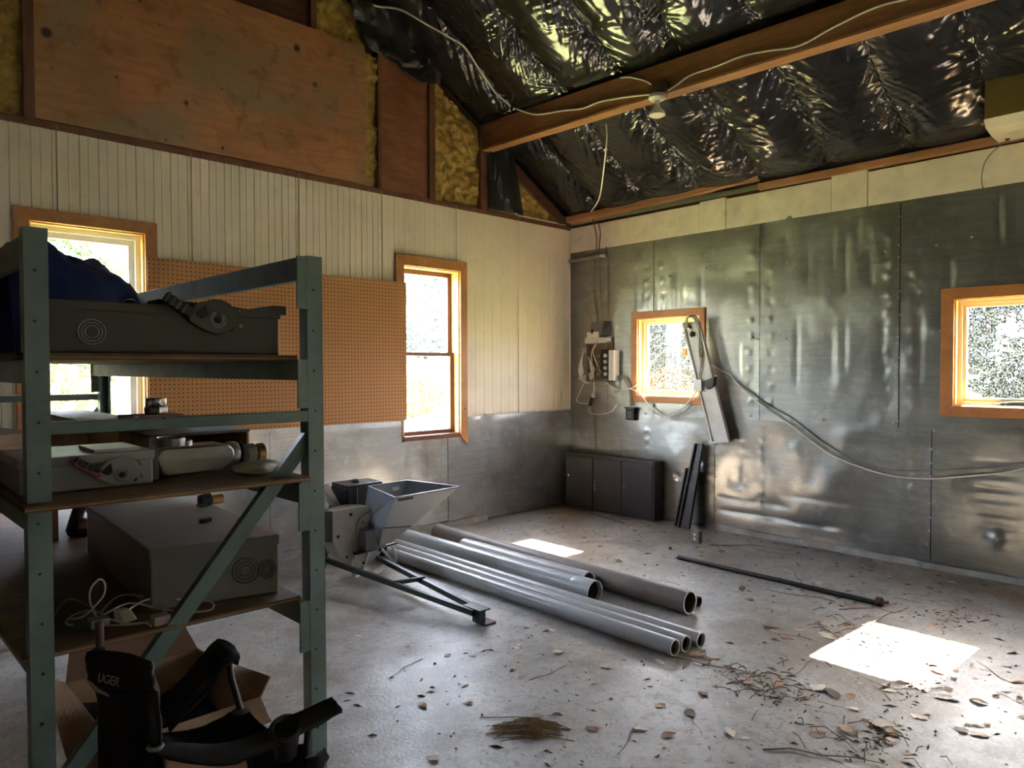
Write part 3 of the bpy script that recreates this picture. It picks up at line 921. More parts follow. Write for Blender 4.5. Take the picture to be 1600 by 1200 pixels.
cable('cable', [(-3.135, -0.019, 5.381), (-3.017, -0.155, 5.31), (-2.901, -0.369, 5.241), (-2.675, -0.529, 5.105), (-2.494, -0.652, 4.997), (-2.368, -0.716, 4.921), (-2.151, -0.668, 4.791), (-2.032, -0.65, 4.719), (-1.872, -0.63, 4.623), (-1.741, -0.64, 4.57), (-1.56, -.52, 4.60), (-1.545, -0.624, 4.543), (-1.54, -0.894, 4.425), (-1.54, -1.258, 4.37), (-1.54, -1.515, 4.322), (-1.54, -1.758, 4.325), (-1.54, -2.065, 4.283), (-1.56, -2.36, 4.22)],
      .009, M_wire, 'white cable sagging down the black film and along the beam to the bulb')
cable('cable', [(-1.54, -1.99, 4.483), (-1.54, -2.102, 4.456), (-1.54, -2.282, 4.368), (-1.56, -2.38, 4.285)], .009, M_wire, 'short white cable arching down the beam into the lampholder')
cable('cable', [(-1.56, -2.50, 4.20), (-1.54, -2.622, 4.241), (-1.54, -2.751, 4.281), (-1.54, -2.997, 4.282), (-1.54, -3.23, 4.293), (-1.54, -3.45, 4.264), (-1.54, -3.708, 4.22), (-1.54, -3.95, 4.268), (-1.54, -4.263, 4.309), (-1.54, -4.6, 4.28), (-1.54, -5.4, 4.25)], .008, M_wire, 'white cable wandering along the beam to the right of the bulb')
cable('cable', [(-1.5, -1.789, 4.11), (-1.50, -1.80, 3.98), (-1.404, -1.696, 3.805), (-0.9, -1.22, 3.62), (-0.35, -.67, 3.66), (-0.06, -0.384, 3.70), (-.045, -.40, 3.64)], .007, M_wire, 'white cable looping from the beam down to the wall corner')
cable('cable', [(-0.04, -0.40, 3.63), (-0.03, -0.45, 3.35), (-0.03, -0.419, 3.115), (-0.03, -0.398, 2.757), (-0.03, -0.44, 2.514), (-0.03, -0.481, 2.256), (-0.05, -0.543, 2.095)], .008, M_wiregrey, 'grey cable dropping down the tin to the switch plate, first from the corner', group=None)
cable('cable', [(-0.03, -0.471, 3.585), (-0.03, -0.512, 3.421), (-0.03, -0.491, 3.226), (-0.03, -0.512, 2.748), (-0.03, -0.543, 2.349), (-0.05, -0.593, 2.07)], .007, M_wiregrey, 'thin grey cable dropping beside the first one, second from the corner')
cable('cable', [(-0.02, -0.60, 3.25), (-0.02, -0.635, 2.895), (-0.02, -0.625, 2.345), (-0.03, -0.606, 1.951)], .006, M_wiregrey, 'dark straight wire running down the edge of the first tin sheet')
cable('cable', [(-0.06, -1.975, 2.18), (-0.12, -1.955, 1.95), (-0.05, -2.05, 1.814), (-0.045, -2.174, 1.737), (-0.04, -2.302, 1.669), (-0.04, -2.436, 1.529), (-0.04, -2.72, 1.325), (-0.04, -2.923, 1.205), (-0.04, -3.131, 1.059), (-0.04, -3.367, 0.916), (-0.04, -3.603, 0.835), (-0.04, -3.827, 0.782), (-0.04, -4.04, 0.77), (-0.04, -4.243, 0.787), (-0.04, -4.436, 0.825), (-0.04, -4.666, 0.872), (-0.04, -4.883, 0.941), (-.04, -5.5, 1.2), (-.04, -6.3, 1.9), (-.04, -6.9, 3.2)],
      .0075, M_wire, 'long white cable drooping across the tin wall below the right window')
cable('cable', [(-0.02, -2.022, 1.835), (-0.02, -2.162, 1.73), (-0.02, -2.425, 1.562), (-0.02, -2.709, 1.376), (-0.02, -2.979, 1.239), (-0.02, -3.235, 1.053), (-0.02, -3.418, 0.956), (-0.02, -3.595, 0.869), (-0.02, -3.82, 0.826), (-0.02, -4.085, 0.841), (-0.02, -4.431, 0.888), (-0.025, -4.75, 0.952), (-0.03, -5.5, 1.22), (-.03, -6.32, 1.95), (-.03, -6.85, 3.2)],
      .006, M_wiregrey, 'dark grey strand on the tin drawn as the shadow of the white cable')  # shadow of the white cable modelled as a dark strand
cable('cable', [(-0.06, -1.80, 2.25), (-0.06, -1.689, 2.146), (-0.06, -1.494, 1.971), (-0.06, -1.319, 1.826), (-0.06, -1.138, 1.601), (-0.06, -0.998, 1.508), (-0.06, -0.806, 1.496), (-0.06, -0.658, 1.556), (-0.06, -0.537, 1.713), (-0.075, -0.46, 1.873), (-0.09, -0.444, 1.993), (-0.09, -0.537, 2.086)],
      .0075, M_wire, 'white cable stretched across the small window to the breaker panel')
cable('cable', [(-0.1, -1.80, 2.245), (-0.1, -1.674, 2.11), (-0.1, -1.607, 1.968), (-0.1, -1.607, 1.788), (-0.1, -1.675, 1.644), (-0.1, -1.791, 1.609), (-0.1, -1.905, 1.66), (-0.12, -1.97, 1.772), (-0.12, -1.975, 1.995), (-.12, -1.92, 2.26)],
      .0065, M_wire, 'white cable hanging in a round loop in front of the small window')
cable('cable', [(-0.06, -0.991, 1.507), (-0.05, -1.131, 1.45), (-0.05, -1.25, 1.325), (-0.05, -1.402, 1.227), (-0.05, -1.533, 1.204), (-0.05, -1.66, 1.253), (-0.05, -1.785, 1.359), (-0.06, -1.90, 1.50)],
      .0075, M_wire, 'white cable swagging under the sill of the small window')
cable('cable', [(-0.09, -0.50, 2.05), (-0.10, -0.43, 1.95), (-0.10, -0.436, 1.80), (-0.08, -0.446, 1.633), (-0.06, -0.436, 1.473), (-0.05, -0.405, 1.40)], .008, M_wire, 'white cable hanging straight from the breaker panel to the dangling plug')
t = thing('plug', (-.05, -.385, 1.33), 'small dark plug dangling on a white cable under the breaker panel', 'plug')
MB().bar((-.05, -.405, 1.40), (-.05, -.365, 1.28), .04, .03).build('body', M_black, t, bevel=.004)
MB().lathe([(.018, 0), (.03, .02), (.03, .05)], (-.05, -.41, 1.38), (0, -.2, 1), 12).build('collar', M_boxmetal, t, smooth=40)
cable('cable', [(-0.05, -0.36, 1.27), (-0.05, -0.352, 1.228), (-0.05, -0.394, 1.182), (-0.05, -0.549, 1.181), (-0.05, -0.7, 1.219), (-0.05, -0.799, 1.325)], .0065, M_wire, 'white cable end curling up under the dangling plug')
cable('cable', [(-0.06, -0.289, 1.60), (-0.05, -0.182, 1.426), (-0.05, -0.138, 1.343), (-0.05, -0.192, 1.304), (-0.05, -0.321, 1.3)], .006, M_wire, 'thin white cable crossing the corner from the coil to the dangling plug')
cable('cable', [(-0.03, -0.39, 1.261), (-0.02, -0.401, 1.067), (-0.02, -0.421, 0.826), (-0.02, -0.432, 0.70)], .006, M_wiregrey, 'thin dark wire going down behind the charcoal locker')
cable('cable', [(-0.05, -.70, 1.62), (-.05, -.85, 1.65), (-.05, -.95, 1.58), (-.04, -.985, 1.45), (-.04, -.99, 1.30)], .016, M_wiregrey, 'thick grey cable bending down into the black socket box')
cable('cable', [(-0.1, -4.755, 3.575), (-0.1, -4.693, 3.53), (-0.1, -4.628, 3.47), (-0.1, -4.589, 3.386), (-0.1, -4.582, 3.268), (-0.1, -4.614, 3.158), (-0.1, -4.642, 3.101), (-0.1, -4.69, 3.067)], .004, M_wiregrey, 'thin wire hanging from under the olive bulkhead')

# coil of cable
b = MB()
for k in range(6):
    c0 = .22 + .02 * k
    pts = [(-.06 - .008 * k, -.30, 2.00), (-.06 - .006 * k, -.30 + c0 * .42 - .02 * k, 1.82), (-.06 - .006 * k, -.31 + c0 * .55 - .03 * k, 1.68), (-.06 - .006 * k, -.31 + .02 * k, 1.56 + .012 * k),
           (-.06 - .006 * k, -.40 - .012 * k, 1.62 + .02 * k), (-.06 - .006 * k, -.36 - .01 * k, 1.82), (-.06 - .008 * k, -.31, 2.00)]
    b.tube(smooth_path(pts, 6), .0085, 6)
b.build('cable_coil', M_wire, label='hank of white cable hanging at the left of the breaker panel', cat='cable', smooth=180)

# conduit stub and cover plate in the corner
t = thing('conduit', (-.03, -.3, 3.14), 'short grey conduit stub across the wall corner', 'conduit')
MB().tube([(-.03, -.003, 3.135), (-.03, -.55, 3.15)], .028, 10).build('pipe', M_wiregrey, t, smooth=40)
MB().lathe([(.036, 0), (.036, .07), (.030, .08)], (-.03, -.53, 3.15), (0, -1, 0), 12).build('coupling', M_boxmetal, t, smooth=40)

# breaker panel
t = thing('breaker_panel', (-.08, -.6, 1.6), 'open brown breaker panel with rows of white breakers by the wall corner', 'breaker panel')
b = MB()
b.box(-.11, -.012, -.70, -.35, 1.58, 1.60); b.box(-.11, -.012, -.70, -.35, 2.05, 2.075); b.box(-.11, -.012, -.37, -.35, 1.6, 2.05); b.box(-.03, -.012, -.70, -.35, 1.6, 2.05)
b.build('box', M_panelwood, t, bevel=.003)
MB().box(-.13, -.012, -.80, -.72, 1.60, 1.97).build('side_cover', M_fixture, t, bevel=.006)
MB().box(-.075, -.03, -.68, -.56, 1.62, 1.98).build('bus_bar', M_black, t, bevel=.004)
for k in range(4):
    MB().lathe([(.022, 0), (.026, .012), (.018, .03)], (-.075, -.64, 1.68 + .075 * k), (-1, 0, 0), 12).build('breaker', M_porcelain, t, smooth=40)
    MB().box(-.085, -.03, -.55, -.50, 1.66 + .075 * k, 1.70 + .075 * k).build('breaker', M_wiregrey, t, bevel=.004)
MB().box(-.125, -.02, -.68, -.34, 2.06, 2.13).build('lid', M_fixture, t, bevel=.004)
t = thing('cover_plate', (-.06, -.5, 2.1), 'grey tin cover standing on top of the breaker panel', 'cover')
MB().hull8([(-.10, -.58, 2.15), (-.07, -.36, 2.16), (-.065, -.36, 2.16), (-.095, -.58, 2.15)], [(-.04, -.58, 2.335), (-.02, -.355, 2.335), (-.015, -.355, 2.335), (-.035, -.58, 2.335)]).build('face', M_greybox, t)
MB().hull8([(-.10, -.58, 2.15), (-.012, -.66, 2.15), (-.012, -.65, 2.15), (-.095, -.575, 2.15)], [(-.04, -.58, 2.335), (-.012, -.67, 2.33), (-.012, -.66, 2.33), (-.035, -.575, 2.335)]).build('return_edge', M_greydark, t)
t = thing('switch', (-.1, -.46, 2.13), 'white toggle switch in front of the tin cover plate', 'switch')
MB().box(-.135, -.105, -.56, -.38, 2.13, 2.20).build('plate', M_porcelain, t, bevel=.004)
MB().box(-.15, -.13, -.48, -.46, 2.18, 2.235).build('toggle', M_black, t, bevel=.003)

t = thing('socket_box', (-.04, -1.0, 1.12), 'small black socket box on the tin left of the small window', 'socket')
MB().box(-.075, -.012, -1.06, -.935, 1.13, 1.27).build('body', M_black, t, bevel=.006)
MB().box(-.085, -.01, -1.075, -.925, 1.265, 1.285).build('lid', M_blackmetal, t, bevel=.003)
MB().box(-.081, -.075, -1.03, -.97, 1.155, 1.235).build('face', M_greydark, t, bevel=.002)

# tin light fixture hanging askew at the small window
t = thing('light_fixture', (-.1, -2.15, .96), 'long grey tin light fixture hanging askew beside the small window', 'light fixture')
A, Bq, Cq, Dq = V3((-.09, -1.78, 2.25)), V3((-.09, -1.97, 2.26)), V3((-.09, -2.145, .965)), V3((-.09, -2.335, .985))
sx = V3((-.05, 0, 0))
MB().hull8([Cq, Dq, Bq, A], [Cq + sx, Dq + sx, Bq + sx, A + sx]).build('body', M_fixture, t, bevel=.006)
for P0, P1 in ((A, Cq), (Bq, Dq)):
    MB().bar(P0 + V3((-.058, 0, 0)), P1 + V3((-.058, 0, 0)), .016, .02, (1, 0, 0)).build('edge_flange', M_fixture, t, bevel=.002)
MB().bar(Cq + V3((-.03, .03, -.012)), Dq + V3((-.03, -.02, -.002)), .10, .02).build('end_plate', M_fixture, t, bevel=.003)
MB().box(-.175, -.145, -2.03, -1.93, 1.50, 1.63).build('ballast_box', M_boxmetal, t, bevel=.004)
MB().prism([(-.145, -2.06, 1.60), (-.145, -2.20, 1.66), (-.145, -2.19, 1.56), (-.145, -2.12, 1.52)], (-.06, 0, 0)).build('bracket', M_blackmetal, t, bevel=.003)
for k in range(5):
    o = .012 * k
    MB().tube(smooth_path([(-.15, -1.80 - o, 2.18), (-.17 - o, -1.84 - o, 2.30), (-.16, -1.93 - o, 2.28), (-.16 - o * .5, -1.98 - .8 * o, 2.12 - .06 * k), (-.16, -1.99 - o, 1.92), (-.16, -2.02 + o, 1.75 - .04 * k)], 5), .006, 6).build('lead', M_wire if k % 2 else M_wiregrey, t, smooth=180)
MB().lathe([(.028, 0), (.032, .02), (.015, .04)], (-.14, -1.90, 2.12), (-1, 0, 0), 12).build('socket', M_black, t, smooth=40)
MB().lathe([(.03, 0), (.03, .01), (.012, .02)], (-.14, -1.86, 2.19), (-1, 0, 0), 12).build('knockout', M_chrome, t, smooth=40)
t = thing('pull_switch', (-.06, -1.75, 1.88), 'small brass connector hanging on a string before the small window', 'connector')
MB().tube([(-.06, -1.75, 2.24), (-.06, -1.75, 1.98)], .004, 5).build('string', M_wiregrey, t)
MB().box(-.075, -.05, -1.785, -1.72, 1.885, 1.975).build('body', M_brass, t, bevel=.01)
MB().box(-.08, -.045, -1.79, -1.715, 1.95, 1.972).build('clip', M_brass, t, bevel=.003)
# tool on the window ledge
t = thing('hand_tool', (.05, -4.85, 1.44), 'dark handled hand tool lying on the ledge of the right window', 'tool')
MB().tube(smooth_path([(.05, -4.70, 1.447), (.06, -4.78, 1.455), (.05, -4.90, 1.458), (.05, -5.05, 1.455)]), .014, 8).build('handle', M_darkgreen, t, smooth=60)
MB().tube([(.045, -4.66, 1.446), (.05, -4.74, 1.45)], .008, 8).build('blade', M_castal, t, smooth=60)

# olive bulkhead at the top right
t = thing('bulkhead', (-.25, -5.5, 3.6), 'olive painted boxed bulkhead with a cream underside above the tin wall', 'bulkhead')
b = MB()
prof = [(-.03, 3.585), (-.20, 3.575), (-.40, 3.60), (-.47, 3.63), (-.50, 3.68), (-.50, 3.93), (-.03, 3.64)]
MB().prism([(-.51, -4.69, 3.655), (-.51, -4.69, 3.94), (-.50, -4.69, 4.03), (-.485, -4.69, 4.03), (-.485, -4.69, 3.655)], (0, -2.4, 0)).build('front_board', M_olive, t)
MB().prism([(-.51, -4.685, 3.655), (-.45, -4.685, 3.60), (-.30, -4.685, 3.58), (-.02, -4.685, 3.575), (-.02, -4.685, 3.60), (-.30, -4.685, 3.605), (-.44, -4.685, 3.63), (-.485, -4.685, 3.66)], (0, -2.4, 0)).build('underside', M_creamduct, t)
MB().box(-.30, -.22, -5.3, -4.95, 3.570, 3.579).build('batten', M_porcelain, t)
MB().lathe([(.02, 0), (.012, .012), (0, .02)], (-.12, -4.76, 3.578), (0, 0, -1), 8).build('hook', M_rust, t)
MB().prism([(-.485, -4.70, 3.66), (-.44, -4.70, 3.63), (-.03, -4.70, 3.60), (-.03, -4.70, 3.66), (-.48, -4.70, 3.92)], (0, -.01, 0)).build('end_board', M_olive, t)

# ================================================================== FLOOR THINGS BY THE WALLS
t = thing('locker', (-.13, -.77, 0), 'low charcoal steel locker with three doors standing in the corner', 'locker')
MB().box(-.215, -.05, -1.45, -.10, 0.0, .665).build('body', M_cabinet, t, bevel=.004)
MB().box(-.235, -.045, -1.455, -.095, .665, .685).build('top', M_cabtop, t, bevel=.004)
for k, (a, c) in enumerate(((-.545, -.125), (-.985, -.575), (-1.43, -1.015))):
    d = MB().box(-.232, -.2145, a, c, .03, .645).build('door', M_cabinet, t, bevel=.005)
    ky = c - .045 if k == 0 else (c - .03 if k == 1 else c - .035)
    MB().lathe([(.016, 0), (.016, .008), (.010, .014)], (-.232, ky - .0, .40 if k == 0 else .37), (-1, 0, 0), 12).build('lock', M_chrome, d, smooth=40)
d = MB().tube([(-.236, -.60, .33), (-.238, -.60, .26)], .012, 6).build('key_tag', M_wiregrey, t)

for (y0, y1, h, xb, lb) in ((-1.985, -1.91, .92, -.23, 'taller black steel channel leaning on the tin wall'), (-1.86, -1.80, .64, -.20, 'shorter black steel channel leaning beside the taller one')):
    t = thing('steel_channel', (xb, (y0 + y1) / 2, 0), lb, 'steel channel')
    xt = -.055
    dy = .09 if h > .8 else .03
    lo = [(xb - .02, y0 + dy * .2, 0), (xb - .02, y1 + dy * 1.0, 0), (xb + .01, y1 + dy * 1.0, 0), (xb + .01, y0 + dy * .2, 0)]
    if h > .8:
        lo = [(xb - .02, -1.93, 0), (xb - .02, -1.80, 0), (xb + .01, -1.80, 0), (xb + .01, -1.93, 0)]
        hi = [(xt - .02, -1.99, h), (xt - .02, -1.90, h), (xt + .01, -1.90, h), (xt + .01, -1.99, h)]
    else:
        lo = [(xb - .02, -1.84, 0), (xb - .02, -1.74, 0), (xb + .01, -1.74, 0), (xb + .01, -1.84, 0)]
        hi = [(xt - .04, -1.89, h), (xt - .04, -1.80, h), (xt - .01, -1.80, h), (xt - .01, -1.89, h)]
    MB().hull8(lo, hi).build('web', M_blackmetal, t, bevel=.003)
    for s in (0, 1):
        p0, p1 = V3(lo[s]), V3(hi[s])
        MB().bar(p0 + V3((-.012, 0, .005)), p1 + V3((-.012, 0, 0)), .02, .028, (1, 0, 0)).build('flange', M_blackmetal, t, bevel=.003)
    MB().lathe([(.014, 0), (.014, .004), (.006, .006)], V3(hi[0]).lerp(V3(hi[1]), .5) + V3((-.002, 0, -.05)), (-1, 0, 0), 12).build('hole_rim', M_black, t)

t = thing('receptacle_box', (-.72, -2.31, 0), 'small plated receptacle box standing on the floor before the channels', 'box')
b = MB()
b.box(-.75, -.745, -2.36, -2.265, .005, .125); b.box(-.75, -.69, -2.362, -2.355, .005, .125); b.box(-.75, -.69, -2.27, -2.263, .005, .125); b.box(-.75, -.69, -2.36, -2.265, .005, .012)
b.build('shell', M_wiregrey, t)
for z in (.03, .075):
    MB().lathe([(.016, 0), (.014, .006), (.006, .008)], (-.75, -2.312, z + .015), (-1, 0, 0), 12).build('socket', M_porcelain, t, smooth=40)
MB().box(-.80, -.68, -2.45, -2.25, 0.0, .005).build('mounting_plate', M_boxmetal, t)
t = thing('steel_rod', (-1.38, -3.4, 0), 'long dark steel rod lying on the floor toward the right window', 'rod')
MB().tube([(-1.357, -2.523, .02), (-1.40, -4.27, .02)], .019, 10).build('shaft', M_blackmetal, t, smooth=60)
MB().lathe([(.03, 0), (.034, .01), (.034, .04), (.02, .05)], (-1.40, -4.25, .034), (0, -1, 0), 14).build('collar', M_rust, t, smooth=40)
MB().tube([(-1.40, -4.29, .03), (-1.385, -4.315, .035), (-1.36, -4.315, .03)], .012, 8).build('hooked_end', M_rust, t, smooth=60)
MB().tube([(-.385, -.66, .008), (-.455, -.95, .01), (-.54, -1.28, .008)], .007, 6).build('thin_stick', M_twig, label='thin pale stick on the floor in front of the locker', cat='stick')


# ================================================================== PIPES
def pipe(name, x, y0, y1, R, t_, m, label, bell=None, x1=None, group=None):
    x1 = x if x1 is None else x1
    t = thing(name, (x, (y0 + y1) / 2, 0), label, 'pipe', group)
    p, q = V3((x, y0, R)), V3((x1, y1, R))
    if bell:
        q0 = q.lerp(p, bell[0] / (q - p).length)
        Rb = bell[1]
        pp, qq = V3((x, y0, Rb)), V3((x1, y1, Rb))
        ax = (qq - pp).normalized()
        q0 = qq - ax * bell[0]
        MB().hollow(pp, q0, R, t_).build('body', m, t, smooth=40)
        MB().lathe([(R, -.03), (R + .003, -.02), (Rb, .015), (Rb, bell[0]), (Rb - t_, bell[0]), (Rb - t_, .0)], q0, ax, 28, False).build('bell', m, t, smooth=40)
        MB().lathe([(Rb - t_ * .5, 0), (Rb + .0006, 0), (Rb + .0006, .003), (Rb - t_ - .0006, .003), (Rb - t_, 0)], qq - ax * .001, ax, 28, False).build('end_rim', M_pvcend, t)
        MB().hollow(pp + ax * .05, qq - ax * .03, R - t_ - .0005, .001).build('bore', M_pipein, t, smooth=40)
    else:
        MB().hollow(p, q, R, t_).build('body', m, t, smooth=40)
        ax = (q - p).normalized()
        if m is not M_rust:
            MB().lathe([(R + .0004, 0), (R + .0004, .003), (R - t_ - .0004, .003), (R - t_ - .0004, 0)], q - ax * .0025, ax, 28, False).build('end_rim', M_pvcend, t)
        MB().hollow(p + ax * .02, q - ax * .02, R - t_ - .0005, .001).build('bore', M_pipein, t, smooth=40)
    return t


pipe('plastic_pipe', -3.255, -.15, -3.745, .0515, .007, M_pvc, 'thin grey pvc pipe nearest the rack, first of three side by side')
pipe('plastic_pipe', -3.135, -.17, -3.757, .0515, .007, M_pvc, 'thin grey pvc pipe lying in the middle of the three', x1=-3.152)
pipe('plastic_pipe', -3.01, -.19, -3.787, .049, .007, M_pvc, 'thin grey pvc pipe lying next to the belled pipe', x1=-3.03)
pipe('belled_pipe', -2.885, -.20, -2.79, .080, .006, M_pvc, 'thick pale grey pipe ending in a wide bell', bell=(.17, .088), x1=-2.868)
pipe('wide_pipe', -2.70, -1.07, -2.585, .082, .006, M_pvc, 'short thick pale pipe lying between the belled and the dusty pipe')
pipe('dusty_pipe', -2.50, -.40, -3.40, .082, .008, M_pipebrown, 'thick dusty brown grey pipe with a pale cut end', x1=-2.545)
pipe('rusty_pipe', -2.30, -.36, -3.36, .036, .006, M_rust, 'thin rusty pipe lying behind the thick dusty one', x1=-2.36)

# ================================================================== GREEN STORAGE RACK
NR, NL, FR, FL = (-5.543, -3.575), (-6.467, -3.521), (-5.62, -.76), (-6.53, -.71)
rack = thing('storage_rack', (-6.05, -2.1, 0), 'tall dark green steel storage rack with plywood decks', 'rack')
for (x, y), face in ((NR, -1), (NL, -1), (FR, 1), (FL, 1)):
    b = MB()
    w_, d_, k = .033, .068, face
    pts = [(-w_, 0), (w_, 0), (w_, d_), (w_ - .016, d_), (w_ - .016, d_ - .004), (w_ - .004, d_ - .004), (w_ - .004, .004), (-w_ + .004, .004), (-w_ + .004, d_ - .004), (-w_ + .016, d_ - .004), (-w_ + .016, d_), (-w_, d_)]
    lean = .006 if (x, y) == NR else -.003
    P0 = [V3((x + a + lean, y - k * c, 0)) for a, c in pts]
    if k > 0: P0 = P0[::-1]
    b.prism(P0, (-lean * .8, 0, 2.205))
    p_ = b.build('post', M_green, rack)
    MB().box(x - .05, x + .05, y - .05 if k < 0 else y - .09, y + .09 if k < 0 else y + .05, 0, .006).build('base_plate', M_green, p_)
    b = MB()
    for z in np.arange(.15, 2.15, .16):
        for s in (-.004 + .003 * math.sin(z * 9),):
            b.lathe([(.0045, 0), (.0045, .0012), (0, .0013)], (x + s, y + k * .0005, z), (0, k, 0), 8)
    b.build('punched_holes', M_black, p_, kind='stuff')
for (A_, B_) in ((NR, NL), (FR, FL)):
    k = .0 if A_ is NR else 0.0
    a, c = V3((A_[0], A_[1] + .02, 0)), V3((B_[0], B_[1] + .02, 0))
    for z in (1.57, .16):
        MB().bar(a + V3((-.03, -.004, z)), c + V3((.03, -.004, z)), .03, .042).build('cross_rail', M_green, rack, bevel=.003)
    f = MB()
    f.bar(a + V3((-.004, .012, 1.489)), c + V3((.03, .012, .36)), .006, .052)
    f.bar(a + V3((-.004, .03, 1.489 + .04)), c + V3((.03, .03, .36 + .04)), .042, .006)
    f.build('diagonal_brace', M_green, rack)
for (A_, B_, s) in ((NR, FR, -1), (NL, FL, 1)):
    a, c = V3((A_[0] + s * .05, A_[1] + .005, 0)), V3((B_[0] + s * .05, B_[1] - .005, 0))
    if s > 0: a, c = V3((A_[0] + .0, A_[1] + .07, 0)), V3((B_[0], B_[1] - .07, 0))
    for z0, z1 in ((2.105, 2.197), (1.712, 1.790), (1.225, 1.318), (.742, .828)):
        bm = MB().bar(a + V3((0, 0, (z0 + z1) / 2)), c + V3((0, 0, (z0 + z1) / 2)), .035, z1 - z0).build('long_beam', M_green, rack, bevel=.004)
        for e, d in ((a, 1), (c, -1)):
            MB().box(e.x - .022, e.x + .022, e.y - .004 if d > 0 else e.y - .006, e.y + .006 if d > 0 else e.y + .004, z0 - .11, z1 + .004).build('end_bracket', M_green, bm)
for z0, z1, yf in ((1.790, 1.812, -3.52), (1.318, 1.337, -3.62), (.828, .846, -3.53)):
    d = MB().hull8([(-6.52, yf + .03, z0), (-5.59, yf, z0), (-5.64, -.74, z0), (-6.57, -.70, z0)], [(-6.52, yf + .03, z1), (-5.59, yf, z1), (-5.64, -.74, z1), (-6.57, -.70, z1)]).build('deck_board', M_deck, rack, bevel=.002)
    MB().hull8([(-6.52, yf + .026, z0 + .006), (-5.59, yf - .004, z0 + .006), (-5.59, yf, z0 + .006), (-6.52, yf + .03, z0 + .006)], [(-6.52, yf + .026, z0 + .011), (-5.59, yf - .004, z0 + .011), (-5.59, yf, z0 + .011), (-6.52, yf + .03, z0 + .011)]).build('ply_line', M_crate, d)


# ---- disconnect switch boxes
def switch_box(name, x0, x1, y0, y1, z0, z1, m, label, hx, hz, hs, red):
    t = thing(name, ((x0 + x1) / 2, (y0 + y1) / 2, z0), label, 'switch box')
    MB().box(x0, x1, y0, y1, z0, z1).build('body', m, t, bevel=.008, seg=3)
    MB().box(x0 - .004, x1 + .004, y0 - .006, y1 + .004, z1 - .028, z1 + .006).build('lid', m, t, bevel=.004)
    b = MB()
    # cam plate shaped like a teardrop with a slot
    pts = []
    for i in range(22):
        a = math.radians(-100 + i * 10.5)
        pts.append((hx + hs * .72 * math.cos(a), y0 - .010, hz + hs * .62 * math.sin(a)))
    pts += [(hx - hs * .55, y0 - .010, hz + hs * .50), (hx - hs * 1.05, y0 - .010, hz + hs * .02), (hx - hs * .95, y0 - .010, hz - hs * .22), (hx - hs * .45, y0 - .010, hz - hs * .52)]
    b.prism(pts, (0, -.022, 0))
    h = b.build('handle_cam', m, t, bevel=.004)
    MB().prism([(hx - hs * .80, y0 - .033, hz + hs * .05), (hx - hs * .40, y0 - .033, hz + hs * .40), (hx - hs * .34, y0 - .033, hz + hs * .02), (hx - hs * .55, y0 - .033, hz - hs * .12)], (0, -.004, 0)).build('slot', M_black, h, bevel=.002)
    for k in (1.0, .72):
        MB().tube(circ((hx, y0 - .033, hz - hs * .12), (0, 1, 0), hs * .27 * k, 20, 0, 5.2), .003, 6).build('ring', M_greybox, h, smooth=180)
    MB().lathe([(hs * .12, 0), (hs * .12, .008), (hs * .07, .012)], (hx + hs * .02, y0 - .032, hz - hs * .12), (0, -1, 0), 12).build('hub', M_black, h, smooth=40)
    a, c = V3((hx - hs * .82, y0 - .024, hz + hs * .02)), V3((hx - hs * 1.75, y0 - .024, hz + hs * .62))
    g = MB().bar(a, c, .022, hs * .33).build('grip', M_black, t, bevel=.005)
    for k in range(4):
        q = a.lerp(c, .30 + .2 * k)
        MB().bar(q + V3((0, -.012, 0)), q + (c - a).normalized() * hs * .09 + V3((0, -.012, 0)), .008, hs * .38).build('grip_rib', M_greydark, g, bevel=.002)
    if red:
        s = V3((0, 0, -hs * .18))
        MB().tube([a + s * .6 + V3((0, -.01, 0)), a.lerp(c, .5) + s * 1.1 + V3((0, -.01, 0)), c + s + V3((0, -.01, 0)), c + V3((-.012, -.01, hs * .05))], .006, 8).build('red_strip', M_red, g, smooth=180)
    for (u, v_) in ((.62, -.42), (.95, -.30), (.9, .25)):
        MB().lathe([(.009, 0), (.009, .004), (.005, .006)], (hx + hs * u, y0, hz + hs * v_), (0, -1, 0), 10).build('screw', M_castal if v_ > -.4 else M_black, t, smooth=40)
    return t


t = switch_box('disconnect_switch', -6.44, -5.632, -3.45, -3.12, 1.813, 1.985, M_greydark, 'long dark grey switch box with a black lever on the top deck', -5.89, 1.955, .105, False)
for k in (1, .75, .5):
    MB().tube(circ((-6.30, -3.452, 1.885), (0, 1, 0), .042 * k, 22), .0025, 6).build('knockout_ring', M_greybox, t, smooth=180)
MB().box(-5.66, -5.600, -3.452, -3.12, 1.975, 2.012).build('rim_lip', M_greydark, t, bevel=.004)
t = switch_box('disconnect_switch', -6.50, -6.085, -3.36, -2.98, 1.338, 1.455, M_greybox, 'small grey switch box with a red edged lever on the middle deck', -6.20, 1.395, .082, True)
MB().box(-6.27, -6.12, -3.33, -3.10, 1.461, 1.472).build('label_plate', M_fixture, t, bevel=.002)
MB().box(-6.095, -6.060, -3.34, -3.02, 1.345, 1.45).build('end_flange', M_greydark, t, bevel=.004)
for z in (1.37, 1.40, 1.43):
    MB().lathe([(.012, 0), (.012, .01), (.008, .014)], (-6.06, -3.25, z), (1, 0, 0), 10).build('knockout', M_castal, t, smooth=40)

